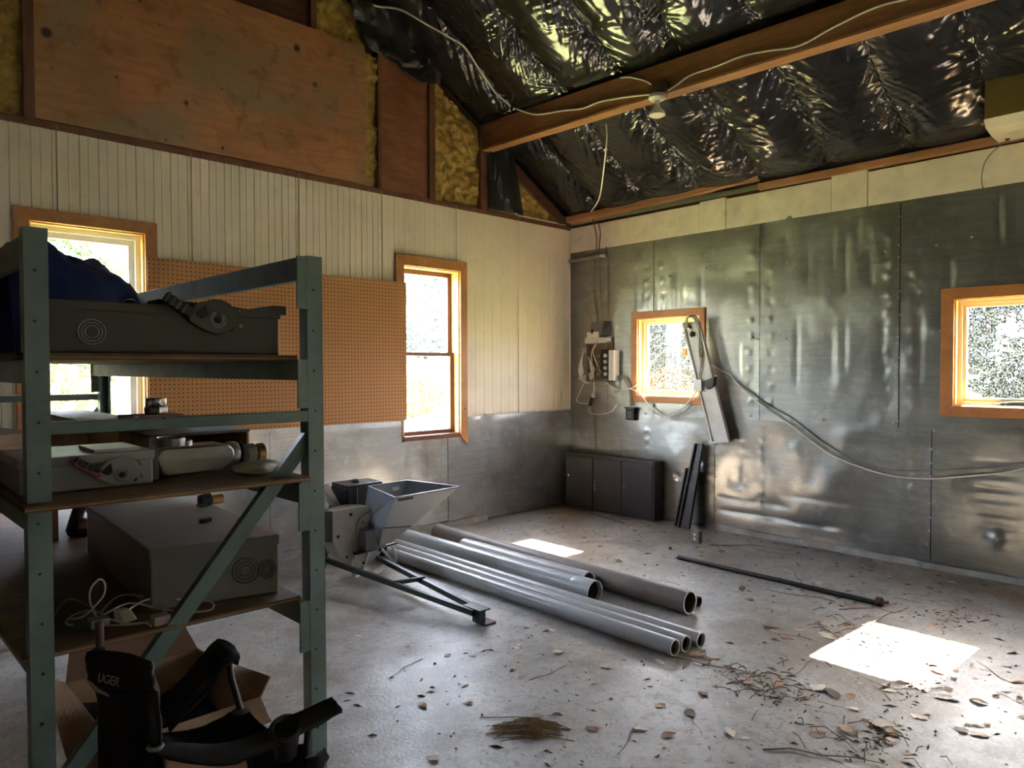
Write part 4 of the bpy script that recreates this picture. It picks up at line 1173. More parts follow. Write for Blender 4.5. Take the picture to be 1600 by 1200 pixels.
# ---- cast conduit body with coupling
t = thing('conduit_elbow', (-5.89, -3.17, 1.338), 'rounded cast aluminium conduit elbow lying on the middle deck', 'conduit elbow')
pts = []
for (cx, cz, a0, a1, r) in ((-5.775, 1.405, 90, -60, .045), (-5.80, 1.372, -60, -120, .034), (-6.00, 1.372, -90, -180, .034), (-6.005, 1.410, 180, 90, .04)):
    for i in range(6):
        a = math.radians(a0 + (a1 - a0) * i / 5)
        pts.append((cx + r * math.cos(a), -3.245, cz + r * math.sin(a)))
MB().prism(pts, (0, .15, 0)).build('body', M_castal, t, bevel=.014, seg=3, smooth=40)
MB().prism([(p[0] * .94 + -5.89 * .06, -3.252, p[2] * .9 + 1.40 * .1) for p in pts], (0, .01, 0)).build('cover', M_castal, t, bevel=.003)
MB().lathe([(.05, 0), (.056, .02), (.056, .045), (.048, .05), (.045, .02)], (-5.965, -3.17, 1.437), (0, 0, 1), 24).build('hub', M_castal, t, smooth=40)
MB().lathe([(.028, 0), (.03, .02), (.026, .022)], (-5.905, -3.16, 1.448), (0, 0, 1), 16).build('set_screw', M_chrome, t, smooth=40)
MB().lathe([(.045, 0), (.05, .01), (.05, .04), (.044, .05)], (-5.745, -3.17, 1.40), (1, 0, 0), 20).build('neck', M_castal, t, smooth=40)
t = thing('pipe_fitting', (-5.64, -3.17, 1.338), 'brass and black pipe fitting at the end of the conduit elbow', 'pipe fitting')
MB().lathe([(.044, 0), (.052, .006), (.052, .018), (.044, .024)], (-5.692, -3.17, 1.392), (1, 0, 0), 20).build('locknut', M_black, t, smooth=40)
MB().lathe([(.04, 0), (.046, .008), (.046, .045), (.038, .05)], (-5.668, -3.17, 1.390), (1, 0, 0), 8).build('hex_nut', M_castal, t)
MB().lathe([(.038, 0), (.044, .006), (.044, .035), (.03, .038)], (-5.617, -3.17, 1.390), (1, 0, 0), 20).build('bushing', M_brass, t, smooth=40)


def bag(name, c, sx, sy, sz, m, label, seed, cat='bag'):
    n1, n2 = 22, 14
    r = []
    u = np.linspace(0, 2 * np.pi, n1 + 1); w_ = np.linspace(0, np.pi, n2 + 1)
    U, W = np.meshgrid(u, w_, indexing='ij')
    k = 1 + .22 * vnoise(np.cos(U) * 2.2 + 3, W * 2.2 + np.sin(U) * 2, seed) + .14 * vnoise(np.cos(U) * 6, W * 6 + np.sin(U) * 6, seed + 1)
    X = c[0] + sx * k * np.sin(W) * np.cos(U); Y_ = c[1] + sy * k * np.sin(W) * np.sin(U); Z = c[2] + sz * np.maximum(-.95, k * np.cos(W))
    b = MB().sheet(np.stack([X, Y_, Z], -1))
    return b.build(name, m, label=label, cat=cat, smooth=60)


bag('plastic_bag', (-5.70, -3.40, 1.362), .09, .06, .026, M_bag, 'crumpled clear plastic bag at the right end of the middle deck', 4)
bag('plastic_bag', (-5.82, -2.58, 1.495), .085, .035, .026, M_bag, 'crumpled clear bag in front of the small brown box on the middle deck', 9)

# ---- boxes at the back of the middle deck


def crate(name, x0, x1, y0, y1, z0, z1, m, mtop, label, open_end=False, cat='box'):
    t = thing(name, ((x0 + x1) / 2, (y0 + y1) / 2, z0), label, cat)
    e = .012
    MB().box(x0, x0 + e, y0, y1, z0, z1).build('side_panel', m, t, bevel=.001)
    MB().box(x1 - e, x1, y0, y1, z0, z1).build('side_panel', m, t, bevel=.001)
    MB().box(x0 + e, x1 - e, y1 - e, y1, z0, z1).build('end_panel', m, t)
    if not open_end:
        MB().box(x0 + e, x1 - e, y0, y0 + e, z0, z1).build('end_panel', m, t)
    MB().box(x0 + e, x1 - e, y0 + e, y1 - e, z0, z0 + e).build('bottom_panel', m, t)
    MB().box(x0 - .004, x1 + .004, y0 - .004, y1 + .004, z1, z1 + .012).build('lid', mtop, t, bevel=.002)
    return t


crate('plywood_crate', -6.05, -5.80, -2.28, -1.05, 1.338, 1.49, M_crate, M_crate, 'long plywood crate under the wide window on the middle deck')
t = crate('plywood_crate', -5.945, -5.50, -2.84, -2.38, 1.338, 1.458, M_crate, M_cabtop, 'square plywood crate with an open dark front on the middle deck', True)
t = thing('carton', (-5.84, -2.48, 1.47), 'small brown carton on top of the square plywood crate', 'box')
MB().box(-5.955, -5.70, -2.54, -2.40, 1.4705, 1.54).build('body', M_cardin, t, bevel=.003)
MB().box(-5.955, -5.70, -2.475, -2.465, 1.540, 1.5412).build('tape', M_card, t)
MB().box(-5.92, -5.90, -2.542, -2.5405, 1.475, 1.538).build('paper_band', M_bag, t)
t = thing('pipe_coupling', (-5.80, -2.46, 1.54), 'shiny steel pipe coupling standing on the small brown carton', 'coupling')
MB().lathe([(.05, 0), (.054, .006), (.054, .03), (.05, .036)], (-5.80, -2.46, 1.5415), (0, 0, 1), 8).build('hex_base', M_castal, t)
MB().lathe([(.045, 0), (.047, .004), (.047, .036), (.038, .04)], (-5.80, -2.46, 1.577), (0, 0, 1), 20).build('barrel', M_chrome, t, smooth=40)
t = thing('cardboard_box', (-6.46, -2.7, 1.338), 'wide pale cardboard box at the left edge of the middle deck', 'box')
MB().hull8([(-6.66, -2.95, 1.338), (-6.30, -2.72, 1.338), (-6.50, -2.2, 1.338), (-6.85, -2.4, 1.338)], [(-6.66, -2.95, 1.50), (-6.30, -2.72, 1.50), (-6.50, -2.2, 1.50), (-6.85, -2.4, 1.50)]).build('body', M_card, t, bevel=.004)
MB().hull8([(-6.664, -2.955, 1.46), (-6.296, -2.72, 1.46), (-6.50, -2.195, 1.46), (-6.855, -2.4, 1.46)], [(-6.664, -2.955, 1.505), (-6.296, -2.72, 1.505), (-6.50, -2.195, 1.505), (-6.855, -2.4, 1.505)]).build('lid', M_card, t, bevel=.003)

# ---- blue tarp on the top deck
t0 = np.linspace(0, 1, 60); s0 = np.linspace(0, 1, 40)
T, S = np.meshgrid(t0, s0, indexing='ij')
X = -6.455 + T * .535
hp = np.interp(X[:, 0], [-6.455, -6.42, -6.33, -6.24, -6.15, -6.07, -6.0, -5.955, -5.92], [.40, .455, .465, .42, .40, .39, .355, .27, .02])[:, None]
Zt = 1.815 + hp * np.sin(np.pi * np.clip(S, 0.0, 1)) ** .55 * (1 + .10 * vnoise(X * 9, S * 5, 3)) + .018 * np.abs(vnoise(X * 22 + S * 4, S * 9, 4)) * np.sin(np.pi * S)
Yt = -3.02 + S * .62 + .05 * vnoise(X * 6, S * 4, 5) + .03 * vnoise(X * 15, S * 9, 6)
MB().sheet(np.stack([X, Yt, Zt], -1)).build('tarp', M_tarp, label='bundled dark blue tarp heaped on the top deck of the rack', cat='tarp', smooth=180, solid=.004)
t = thing('buckle', (-6.08, -3.1, 2.0), 'small bright wire ring lying before the blue tarp', 'ring')
MB().tube(circ((-6.10, -3.16, 2.008), (.2, .9, .4), .022, 16), .005, 6).build('ring', M_chrome, t, smooth=180)
MB().tube([(-6.12, -3.16, 1.998), (-6.07, -3.15, 1.995)], .005, 6).build('pin', M_chrome, t)
t = thing('strap', (-5.95, -3.25, 1.99), 'flat dark strap lying along the top of the long switch box', 'strap')
MB().hull8([(-6.06, -3.32, 1.992), (-5.62, -3.33, 1.992), (-5.62, -3.2, 1.992), (-6.06, -3.2, 1.992)], [(-6.05, -3.32, 2.022), (-5.80, -3.33, 2.012), (-5.80, -3.2, 2.012), (-6.05, -3.2, 2.022)]).build('webbing', M_canvas, t, bevel=.003)

# ---- big enclosure and small things on the bottom deck
t = thing('enclosure', (-5.85, -2.8, .846), 'large flat grey steel enclosure lying on the bottom deck', 'enclosure')
c4 = [(-6.085, -3.31), (-5.635, -3.43), (-5.56, -2.28), (-6.04, -2.17)]
lo = [(x, y, .8465) for x, y in c4]; hi = [(x, y, 1.065) for x, y in c4]
MB().hull8(lo, hi).build('body', M_greybox, t, bevel=.006)
cx, cy = sum(p[0] for p in c4) / 4, sum(p[1] for p in c4) / 4
ex = [(cx + (x - cx) * 1.02, cy + (y - cy) * 1.008) for x, y in c4]
MB().hull8([(x, y, 1.045) for x, y in ex], [(x, y, 1.083) for x, y in ex]).build('cover', M_greybox, t, bevel=.005)
MB().lathe([(.022, 0), (.022, .012), (.014, .016)], (-5.765, -2.98, 1.083), (0, 0, 1), 12).build('latch', M_black, t, smooth=40)
MB().box(-5.755, -5.735, -2.99, -2.97, 1.083, 1.10).build('latch_tab', M_black, t, bevel=.003)
for k in (1, .72, .45):
    MB().tube(circ((-5.76, -3.402, .955), (.26, .97, 0), .05 * k, 22), .0022, 6).build('knockout_ring', M_greydark, t, smooth=180)
    MB().tube(circ((-5.68, -3.423, .95), (.26, .97, 0), .036 * k, 20), .0022, 6).build('knockout_ring', M_greydark, t, smooth=180)
t = thing('valve', (-5.60, -2.5, 1.083), 'small green and copper valve on the back edge of the grey enclosure', 'valve')
MB().lathe([(.028, 0), (.032, .02), (.032, .05), (.02, .06)], (-5.655, -2.62, 1.115), (1, .1, 0), 12).build('body', M_darkgreen, t, smooth=40)
MB().tube([(-5.60, -2.62, 1.112), (-5.545, -2.615, 1.112)], .024, 10).build('stub', M_brass, t, smooth=40)
MB().box(-5.66, -5.63, -2.65, -2.59, 1.084, 1.10).build('foot', M_darkgreen, t)
MB().box(-6.16, -6.09, -1.80, -1.70, .847, 1.15).build('wood_block', M_stud, label='upright brown wood block at the back of the bottom deck', cat='wood block', bevel=.004)
t = thing('faucet_parts', (-5.98, -1.75, .846), 'dark tangle of hose fittings at the back of the bottom deck', 'fittings')
MB().tube(smooth_path([(-6.02, -1.75, .875), (-5.99, -1.73, .96), (-5.96, -1.75, 1.06), (-5.93, -1.72, 1.13)]), .032, 10).build('hose', M_black, t, smooth=180)
MB().lathe([(.04, 0), (.045, .03), (.03, .06)], (-5.95, -1.76, .90), (-1, -.3, .2), 10).build('fitting', M_rust, t, smooth=40)
MB().lathe([(.035, 0), (.04, .03), (.03, .05)], (-5.98, -1.70, 1.06), (-1, 0, .3), 10).build('fitting', M_blackmetal, t, smooth=40)
MB().tube(circ((-5.97, -1.76, .875), (0, 0, 1), .055, 18), .022, 8).build('coil', M_black, t, smooth=180)

t = thing('wire_tangle', (-6.15, -3.25, .846), 'tangle of white cables with small connectors on the bottom deck', 'cables')
runs = [[(-6.266, -3.3, 0.871), (-6.284, -3.3, 0.926), (-6.281, -3.3, 0.972), (-6.254, -3.3, 1.001), (-6.236, -3.3, 0.981), (-6.241, -3.3, 0.94), (-6.272, -3.3, 0.905), (-6.307, -3.29, 0.874), (-6.345, -3.25, .865)],
        [(-6.25, -3.28, .87), (-6.152, -3.13, .875), (-6.09, -3.19, .88), (-6.05, -3.299, .865), (-6.076, -3.42, .858), (-6.16, -3.45, .856), (-6.25, -3.40, .858)],
        [(-6.24, -3.30, .87), (-6.15, -3.28, .885), (-6.08, -3.36, .87), (-6.00, -3.46, .86), (-5.93, -3.49, .86), (-5.90, -3.40, .862), (-5.99, -3.335, .875), (-6.10, -3.30, .89), (-6.2, -3.36, .87)],
        [(-6.33, -3.35, .862), (-6.36, -3.30, .866), (-6.33, -3.24, .87), (-6.28, -3.25, .88), (-6.24, -3.30, .87)],
        [(-6.38, -3.2, .87), (-6.33, -3.19, .92), (-6.28, -3.24, .90), (-6.25, -3.30, .875)],
        [(-6.25, -3.33, .87), (-6.20, -3.43, .86), (-6.15, -3.46, .858), (-6.14, -3.50, .853)]]
for k, pts in enumerate(runs):
    MB().tube(smooth_path(pts, 6), .0036, 6).build('strand', M_wire if k != 4 else M_wiregrey, t, smooth=180)
MB().hull8([(-6.20, -3.40, .852), (-6.15, -3.38, .85), (-6.16, -3.33, .85), (-6.22, -3.35, .852)], [(-6.215, -3.39, .90), (-6.17, -3.375, .89), (-6.18, -3.335, .89), (-6.225, -3.35, .90)]).build('connector', M_fixture, t, bevel=.004)
MB().box(-6.30, -6.24, -3.38, -3.32, .848, .878).build('connector', M_boxmetal, t, bevel=.005)
MB().box(-6.13, -6.075, -3.50, -3.45, .847, .88).build('connector', M_bag, t, bevel=.003)
MB().box(-6.345, -6.305, -3.36, -3.325, .848, .875).build('connector', M_greydark, t, bevel=.005)

# ================================================================== WOOD CHIPPER
ch = thing('wood_chipper', (-3.8, -1.0, 0), 'grey wood chipper with a wide hopper and a towing tongue', 'chipper')
pts = [(-4.035, -.595), (-3.70, -.60)]
poly = [(-4.03, .352), (-4.03, .595), (-3.78, .602)]
for i in range(17):
    a = math.radians(90 - i * 16)
    poly.append((-3.753 + .252 * math.cos(a), .347 + .252 * math.sin(a)))
b = MB()
b.prism([(x, -1.0, z) for x, z in poly][::-1], (0, .17, 0))
h = b.build('drum_housing', M_chipper, ch, bevel=.005)
for (x, z) in ((-3.86, .545), (-3.98, .38), (-3.90, .20), (-3.74, .12), (-3.58, .20), (-3.62, .55)):
    MB().lathe([(.014, 0), (.014, .006), (.008, .012)], (x, -1.0, z), (0, -1, 0), 6).build('bolt', M_blackmetal, h)
d = MB().lathe([(.115, 0), (.115, .02), (.10, .03), (.085, .03)], (-3.70, -1.0, .42), (0, -1, 0), 26).build('bearing_plate', M_chipper, ch, smooth=40)
for k in range(6):
    a = k * 1.047 + .4
    MB().lathe([(.012, 0), (.012, .008), (.006, .012)], (-3.70 + .085 * math.cos(a), -1.03, .42 + .085 * math.sin(a)), (0, -1, 0), 6).build('bolt', M_chrome, d)
MB().box(-3.80, -3.60, -1.13, -1.0, .25, .42).build('feed_neck', M_hopperside, ch, bevel=.006)
MB().hull8([(-4.12, -1.0, .36), (-4.03, -1.0, .352), (-4.03, -.84, .352), (-4.12, -.84, .36)], [(-4.12, -1.0, .60), (-4.03, -1.0, .595), (-4.03, -.84, .595), (-4.12, -.84, .60)]).build('discharge_mouth', M_blackmetal, ch)
MB().hull8([(-3.87, -.80, .575), (-3.83, -.80, .58), (-3.83, -.66, .58), (-3.87, -.66, .575)], [(-4.02, -.80, .785), (-3.955, -.80, .795), (-3.955, -.66, .795), (-4.02, -.66, .785)]).build('deflector', M_chipper, ch, bevel=.003)
MB().hull8([(-4.16, -.86, .60), (-4.02, -.86, .61), (-4.02, -.70, .61), (-4.16, -.70, .60)], [(-4.10, -.86, .72), (-4.0, -.86, .70), (-4.0, -.70, .70), (-4.10, -.70, .72)]).build('chute', M_chipper, ch, bevel=.004)
e = MB().box(-3.81, -3.56, -.86, -.58, .575, .74).build('engine', M_black, ch, bevel=.015)
MB().box(-3.815, -3.60, -.87, -.6, .742, .765).build('air_filter', M_black, e, bevel=.008)
MB().box(-3.63, -3.44, -.84, -.6, .71, .762).build('fuel_tank', M_blackmetal, e, bevel=.012)
MB().lathe([(.03, 0), (.035, .01), (.03, .025)], (-3.66, -.74, .762), (0, 0, 1), 14).build('filler_cap', M_black, e, smooth=40)
MB().tube([(-3.715, -.862, .735), (-3.715, -.864, .60)], .004, 5).build('pull_cord', M_wire, e)
MB().hull8([(-3.84, -.84, .50), (-3.62, -.84, .50), (-3.62, -.55, .50), (-3.84, -.55, .50)], [(-3.81, -.84, .578), (-3.56, -.84, .578), (-3.56, -.58, .578), (-3.81, -.58, .578)]).build('engine_mount', M_darkgreen, ch)
A, D, Bv, C = (-3.656, -.95, .75), (-3.259, -.95, .757), (-3.62, -1.30, .693), (-2.943, -1.30, .705)
F1, F2, G1, G2 = (-3.713, -1.25, .451), (-3.434, -1.25, .423), (-3.68, -1.15, .285), (-3.56, -1.15, .29)
A2, D2 = (-3.69, -.95, .27), (-3.48, -.95, .36)
b = MB(); b.add([Bv, C, F2, F1, G2, G1], [(0, 3, 2, 1), (3, 5, 4, 2)]); b.build('hopper_front', M_hopper, ch, solid=.006)
b = MB(); b.add([A, Bv, F1, G1, A2, (-3.74, -.90, .27), (-3.745, -.90, .44), (-3.70, -.93, .47)], [(0, 7, 6, 5, 4, 3, 2, 1)]); b.build('hopper_side', M_hopperside, ch, solid=.007)
b = MB(); b.add([C, D, D2, F2, G2], [(0, 1, 2, 3), (3, 2, 4)]); b.build('hopper_side', M_hopperside, ch, solid=.006)
b = MB(); b.add([A, A2, D2, D], [(0, 1, 2, 3)]); w_ = b.build('hopper_back', M_hopperside, ch, solid=.006)
MB().box(-3.42, -3.35, -.96, -.955, .685, .715).build('warning_label', M_fixture, w_)
b = MB(); b.add([G1, G2, D2, A2], [(0, 3, 2, 1)]); b.build('hopper_floor', M_hopper, ch, solid=.006)
for P_, Q_ in ((Bv, C), (C, D), (D, A), (A, Bv)):
    MB().bar(P_, Q_, .014, .012).build('hopper_rim', M_hopperside, ch, bevel=.002)
MB().bar(V3(F1) + V3((0, -.006, 0)), V3(F2) + V3((0, -.006, 0)), .006, .008).build('seam', M_blackmetal, ch)
MB().bar((-3.60, -1.307, .672), (-3.45, -1.307, .675), .006, .02).build('rim_slot', M_greydark, ch)
for s, (P_, Q_) in enumerate((((-3.985, -.60, .15), (-3.80, -2.50, .085)), ((-3.57, -.62, .15), (-3.725, -2.42, .085)))):
    MB().bar(P_, Q_, .035, .04).build('tongue_bar', M_darkgreen, ch, bevel=.003)
MB().bar((-3.89, -1.66, .125), (-3.64, -1.72, .125), .03, .03).build('tongue_brace', M_darkgreen, ch, bevel=.003)
MB().box(-3.80, -3.705, -2.56, -2.38, .10, .112).build('coupler_plate', M_darkgreen, ch)
MB().box(-3.785, -3.73, -2.54, -2.46, .012, .10).build('coupler_block', M_darkgreen, ch, bevel=.004)
MB().box(-3.76, -3.66, -2.57, -2.47, 0.0, .012).build('foot_plate', M_rust, ch)
for k, (x0, x1) in enumerate(((-4.02, -3.92), (-3.42, -3.32))):
    w_ = MB().lathe([(.075, 0), (.12, .0), (.15, .02), (.158, .05), (.15, .08), (.12, .10), (.075, .10)], (x0, -.60, .158), (1, 0, 0), 28).build('wheel', M_rubber, ch, smooth=40)
    MB().lathe([(.075, .01), (.07, .03), (.025, .02), (.02, -.005), (.001, -.005)], (x0, -.60, .158), (1, 0, 0), 20).build('rim', M_chipper, w_, smooth=40)
MB().tube([(-4.0, -.60, .158), (-3.34, -.60, .158)], .014, 8).build('axle', M_blackmetal, ch)
for pts in ([(-3.85, -1.06, .21), (-3.855, -1.0, .14), (-3.80, -.955, .008), (-3.765, -.945, .006), (-3.74, -.94, .012), (-3.73, -1.0, .12), (-3.725, -1.06, .22)],
            [(-3.53, -.96, .19), (-3.43, -.90, .10), (-3.345, -.86, .012), (-3.325, -.85, .008), (-3.318, -.86, .012), (-3.36, -.91, .09), (-3.43, -.96, .20)]):
    MB().tube(smooth_path(pts, 5), .011, 8).build('stand_leg', M_fixture, ch, smooth=180)
MB().bar((-3.86, -1.06, .23), (-3.42, -1.0, .235), .05, .018).build('stand_bar', M_blackmetal, ch, bevel=.003)

# ================================================================== CARDBOARD BOX AND CAMP CHAIR
bx = thing('cardboard_box', (-6.0, -3.15, 0), 'open brown cardboard box with folded flaps under the rack', 'box')
x0, x1, y0, y1, zt = -6.27, -5.745, -3.49, -2.82, .47
for nm, bb in (('side_wall', (x0, x0 + .006, y0, y1)), ('side_wall', (x1 - .006, x1, y0, y1)), ('front_wall', (x0, x1, y0, y0 + .006)), ('back_wall', (x0, x1, y1 - .006, y1))):
    MB().box(bb[0], bb[1], bb[2], bb[3], 0.004, zt).build(nm, M_card, bx)
MB().box(x0, x1, y0, y1, 0.0, .008).build('bottom', M_card, bx)


def flap(name, a, c, d, e, m=M_card):
    b = MB()
    U, W = np.meshgrid(np.linspace(0, 1, 14), np.linspace(0, 1, 6), indexing='ij')
    a, c, d, e = map(np.array, (a, c, d, e))
    P = (a + (c - a) * U[..., None]) * (1 - W[..., None]) + (d + (e - d) * U[..., None]) * W[..., None]
    P = P + (np.stack([0 * U, -np.ones_like(U), .4 + 0 * U], -1) * (.008 * vnoise(U * 6, W * 3, int(abs(a[0]) * 1000) % 97) * W)[..., None])
    return b.sheet(P).build(name, m, bx, solid=.006)


flap('flap', (x0, y0, zt), (x1, y0, zt), (x0 + .02, y0 - .07, zt - .09), (x1 + .01, y0 - .07, zt - .075))
flap('flap', (x1, y1, zt), (x0, y1, zt), (x1 - .05, y1 + .06, zt + .13), (x0 + .03, y1 + .05, zt + .15), M_cardin)
flap('flap', (x0, y1, zt), (x0, y0, zt), (x0 - .09, y1 - .02, zt + .07), (x0 - .10, y0 + .05, zt - .10))
flap('flap', (x1, y0, zt), (x1, y1, zt), (x1 + .05, y0 + .02, zt + .06), (x1 + .07, y1 - .05, zt - .05))
us = np.linspace(0, 1, 24); U, W = np.meshgrid(us, us, indexing='ij')
Z = .30 + .07 * vnoise(U * 3, W * 3, 5) + .03 * vnoise(U * 8, W * 8, 6)
MB().sheet(np.stack([x0 + .02 + U * (x1 - x0 - .04), y0 + .02 + W * (y1 - y0 - .04), Z], -1)).build('packed_cloth', M_canvas, bx, smooth=180)

cc = thing('camp_chair', (-6.15, -4.0, 0), 'half folded black camp chair with cup holder before the rack', 'camp chair')


def cloth(name, grid, m, thick=.006, noise_=.01, seed=1, n=(22, 22), parent=cc):
    g = np.array(grid, float)                          # rows of control points
    rows = [np.array([list(p) for p in smooth_path(r, 6)]) for r in g]
    rows = np.array(rows)
    cols = []
    for j in range(rows.shape[1]):
        cols.append([list(p) for p in smooth_path(rows[:, j], 6)])
    P = np.array(cols)
    U, W = np.meshgrid(np.linspace(0, 1, P.shape[0]), np.linspace(0, 1, P.shape[1]), indexing='ij')
    d = noise_ * (vnoise(U * 5, W * 5, seed) + .6 * vnoise(U * 14, W * 11, seed + 1))
    P[..., 0] += d * .5; P[..., 1] -= d; P[..., 2] += d * .3
    return MB().sheet(P).build(name, m, parent, smooth=180, solid=thick)


bk = cloth('backrest', [[(-6.397, -3.804, .915), (-6.375, -3.90, .935), (-6.335, -4.0, .945), (-6.311, -4.05, .935)],
                        [(-6.387, -3.816, .845), (-6.37, -3.92, .86), (-6.33, -4.02, .875), (-6.298, -4.065, .88)],
                        [(-6.373, -3.805, .74), (-6.35, -3.95, .72), (-6.32, -4.03, .75), (-6.282, -4.056, .78)],
                        [(-6.365, -3.791, .557), (-6.34, -3.93, .56), (-6.31, -4.02, .58), (-6.279, -4.063, .62)],
                        [(-6.36, -3.79, .40), (-6.33, -3.92, .40), (-6.31, -4.0, .41), (-6.275, -4.06, .42)]], M_canvas, .010, .010, 3)
cloth('top_pocket', [[(-6.402, -3.80, .925), (-6.378, -3.90, .95), (-6.336, -4.005, .957), (-6.305, -4.06, .945)],
                     [(-6.408, -3.81, .90), (-6.39, -3.92, .915), (-6.345, -4.03, .92), (-6.305, -4.08, .91)],
                     [(-6.40, -3.82, .85), (-6.385, -3.94, .85), (-6.345, -4.035, .86), (-6.300, -4.08, .865)]], M_canvas, .012, .005, 6, parent=bk)
MB().lathe([(.020, 0), (.026, .01), (.026, .03), (.018, .04), (.001, .042)], (-6.378, -3.812, .89), (0, 0, 1), 16).build('pole_cap', M_black, cc, smooth=40)
MB().tube([(-6.372, -3.797, 1.005), (-6.371, -3.80, .89)], .0115, 10).build('pole_top', M_rust, cc, smooth=60)
MB().tube([(-6.371, -3.80, .89), (-6.368, -3.788, .55), (-6.36, -3.78, .02)], .011, 10).build('back_pole', M_blackmetal, cc, smooth=60)
MB().tube([(-6.300, -4.03, .90), (-6.296, -4.04, .70), (-6.29, -4.05, .02)], .011, 10).build('back_pole', M_blackmetal, cc, smooth=60)
arm = cloth('armrest', [[(-6.315, -4.035, .715), (-6.21, -4.075, .682), (-6.115, -4.105, .662), (-6.011, -4.125, .672), (-5.923, -4.15, .70), (-5.825, -4.195, .735)],
                        [(-6.305, -4.06, .700), (-6.212, -4.10, .668), (-6.118, -4.135, .646), (-6.013, -4.165, .653), (-5.920, -4.195, .675), (-5.815, -4.235, .712)],
                        [(-6.300, -4.065, .680), (-6.21, -4.105, .648), (-6.12, -4.142, .625), (-6.015, -4.172, .633), (-5.918, -4.20, .660), (-5.818, -4.24, .70)]], M_canvasgrey, .008, .004, 8)
cp = thing  # keep helper name free
r_ = MB().tube(circ((-5.965, -4.165, .676), (-.25, -.35, .9), .042, 24), .007, 8).build('cup_ring', M_greydark, arm, smooth=180)
MB().lathe([(.040, 0), (.040, -.03), (.034, -.09), (.026, -.10), (.001, -.10)], (-5.965, -4.163, .672), (-.12, -.2, 1), 20).build('cup_pocket', M_canvasgrey, arm, smooth=60)
MB().tube([(-5.90, -4.19, .69), (-5.915, -4.19, .55), (-5.93, -4.18, .02)], .011, 10).build('front_pole', M_blackmetal, cc, smooth=60)
cloth('seat_corner', [[(-5.935, -4.23, .60), (-5.90, -4.24, .60), (-5.875, -4.23, .605)], [(-5.94, -4.23, .565), (-5.90, -4.245, .56), (-5.87, -4.235, .575)], [(-5.96, -4.22, .54), (-5.91, -4.235, .53), (-5.885, -4.225, .55)]], M_canvas, .012, .006, 14)
MB().tube(circ((-6.298, -4.055, .70), (0, 0, 1), .018, 14), .006, 6).build('pole_ring', M_castal, cc, smooth=180)
cloth('armrest', [[(-6.20, -3.72, .66), (-6.123, -3.745, .735), (-6.057, -3.765, .812), (-6.020, -3.775, .850), (-5.985, -3.80, .835)],
                  [(-6.18, -3.78, .63), (-6.105, -3.80, .705), (-6.04, -3.82, .78), (-6.005, -3.835, .825), (-5.975, -3.845, .80)],
                  [(-6.18, -3.79, .60), (-6.10, -3.81, .672), (-6.04, -3.83, .735), (-6.005, -3.845, .785), (-5.98, -3.85, .78)]], M_canvas, .012, .006, 10)
MB().tube([(-5.998, -3.815, .81), (-5.994, -3.835, .73), (-5.985, -3.888, .634), (-5.968, -3.95, .40), (-5.95, -4.0, .02)], .011, 10).build('front_pole', M_blackmetal, cc, smooth=60)
MB().lathe([(.026, 0), (.03, .006), (.016, .012)], (-5.985, -3.888, .632), (0, 0, 1), 14).build('pole_ring', M_greydark, cc, smooth=40)
cloth('seat', [[(-6.215, -3.78, .60), (-6.10, -3.83, .60), (-6.02, -3.86, .625), (-5.975, -3.885, .64)],
               [(-6.23, -3.87, .60), (-6.11, -3.93, .565), (-6.02, -3.96, .58), (-5.965, -3.98, .615)],
               [(-6.26, -3.96, .62), (-6.13, -4.02, .58), (-6.03, -4.05, .585), (-5.955, -4.07, .61)],
               [(-6.28, -4.04, .66), (-6.14, -4.09, .60), (-6.04, -4.12, .60), (-5.94, -4.17, .63)]], M_canvas, .008, .012, 12)
cloth('seat_front', [[(-5.975, -3.89, .64), (-5.945, -4.0, .60), (-5.935, -4.10, .60), (-5.925, -4.19, .62)],
                     [(-5.965, -3.92, .50), (-5.94, -4.0, .48), (-5.93, -4.1, .48), (-5.925, -4.19, .50)],
                     [(-5.96, -3.95, .36), (-5.94, -4.0, .35), (-5.93, -4.1, .35), (-5.925, -4.19, .36)]], M_canvas, .008, .008, 13)
# printed mark on the backrest pocket: a wedge and stylised letters
b = MB()
nrm = V3((-.94, -.34, .05)).normalized()
e1 = V3((.35, -.93, .03)).normalized(); e2 = V3((0, 0, 1))
o_ = V3((-6.395, -3.885, .862)) + nrm * .020
b.prism([o_ + e1 * u + e2 * v_ for u, v_ in ((-.03, .01), (.01, -.022), (.075, -.026), (.06, -.018), (.03, -.012), (.0, .0))], nrm * .0015)
b.build('printed_wedge', M_logo, bk)
fc = bpy.data.curves.new('letters', 'FONT')
fc.body = 'UGER'
fc.size = .036
fc.shear = .3
fc.extrude = .0008
tmp = bpy.data.objects.new('letters', fc)
COL.objects.link(tmp)
lm = bpy.data.meshes.new_from_object(tmp.evaluated_get(bpy.context.evaluated_depsgraph_get()))
bpy.data.objects.remove(tmp)
ux, uz = e1, nrm
uy = uz.cross(ux).normalized()
b = MB()
o2 = V3((-6.388, -3.905, .872)) + nrm * .020
b.add([o2 + ux * v_.co.x + uy * v_.co.y + uz * v_.co.z for v_ in lm.vertices], [tuple(p_.vertices) for p_ in lm.polygons])
b.build('printed_letters', M_logo, bk)

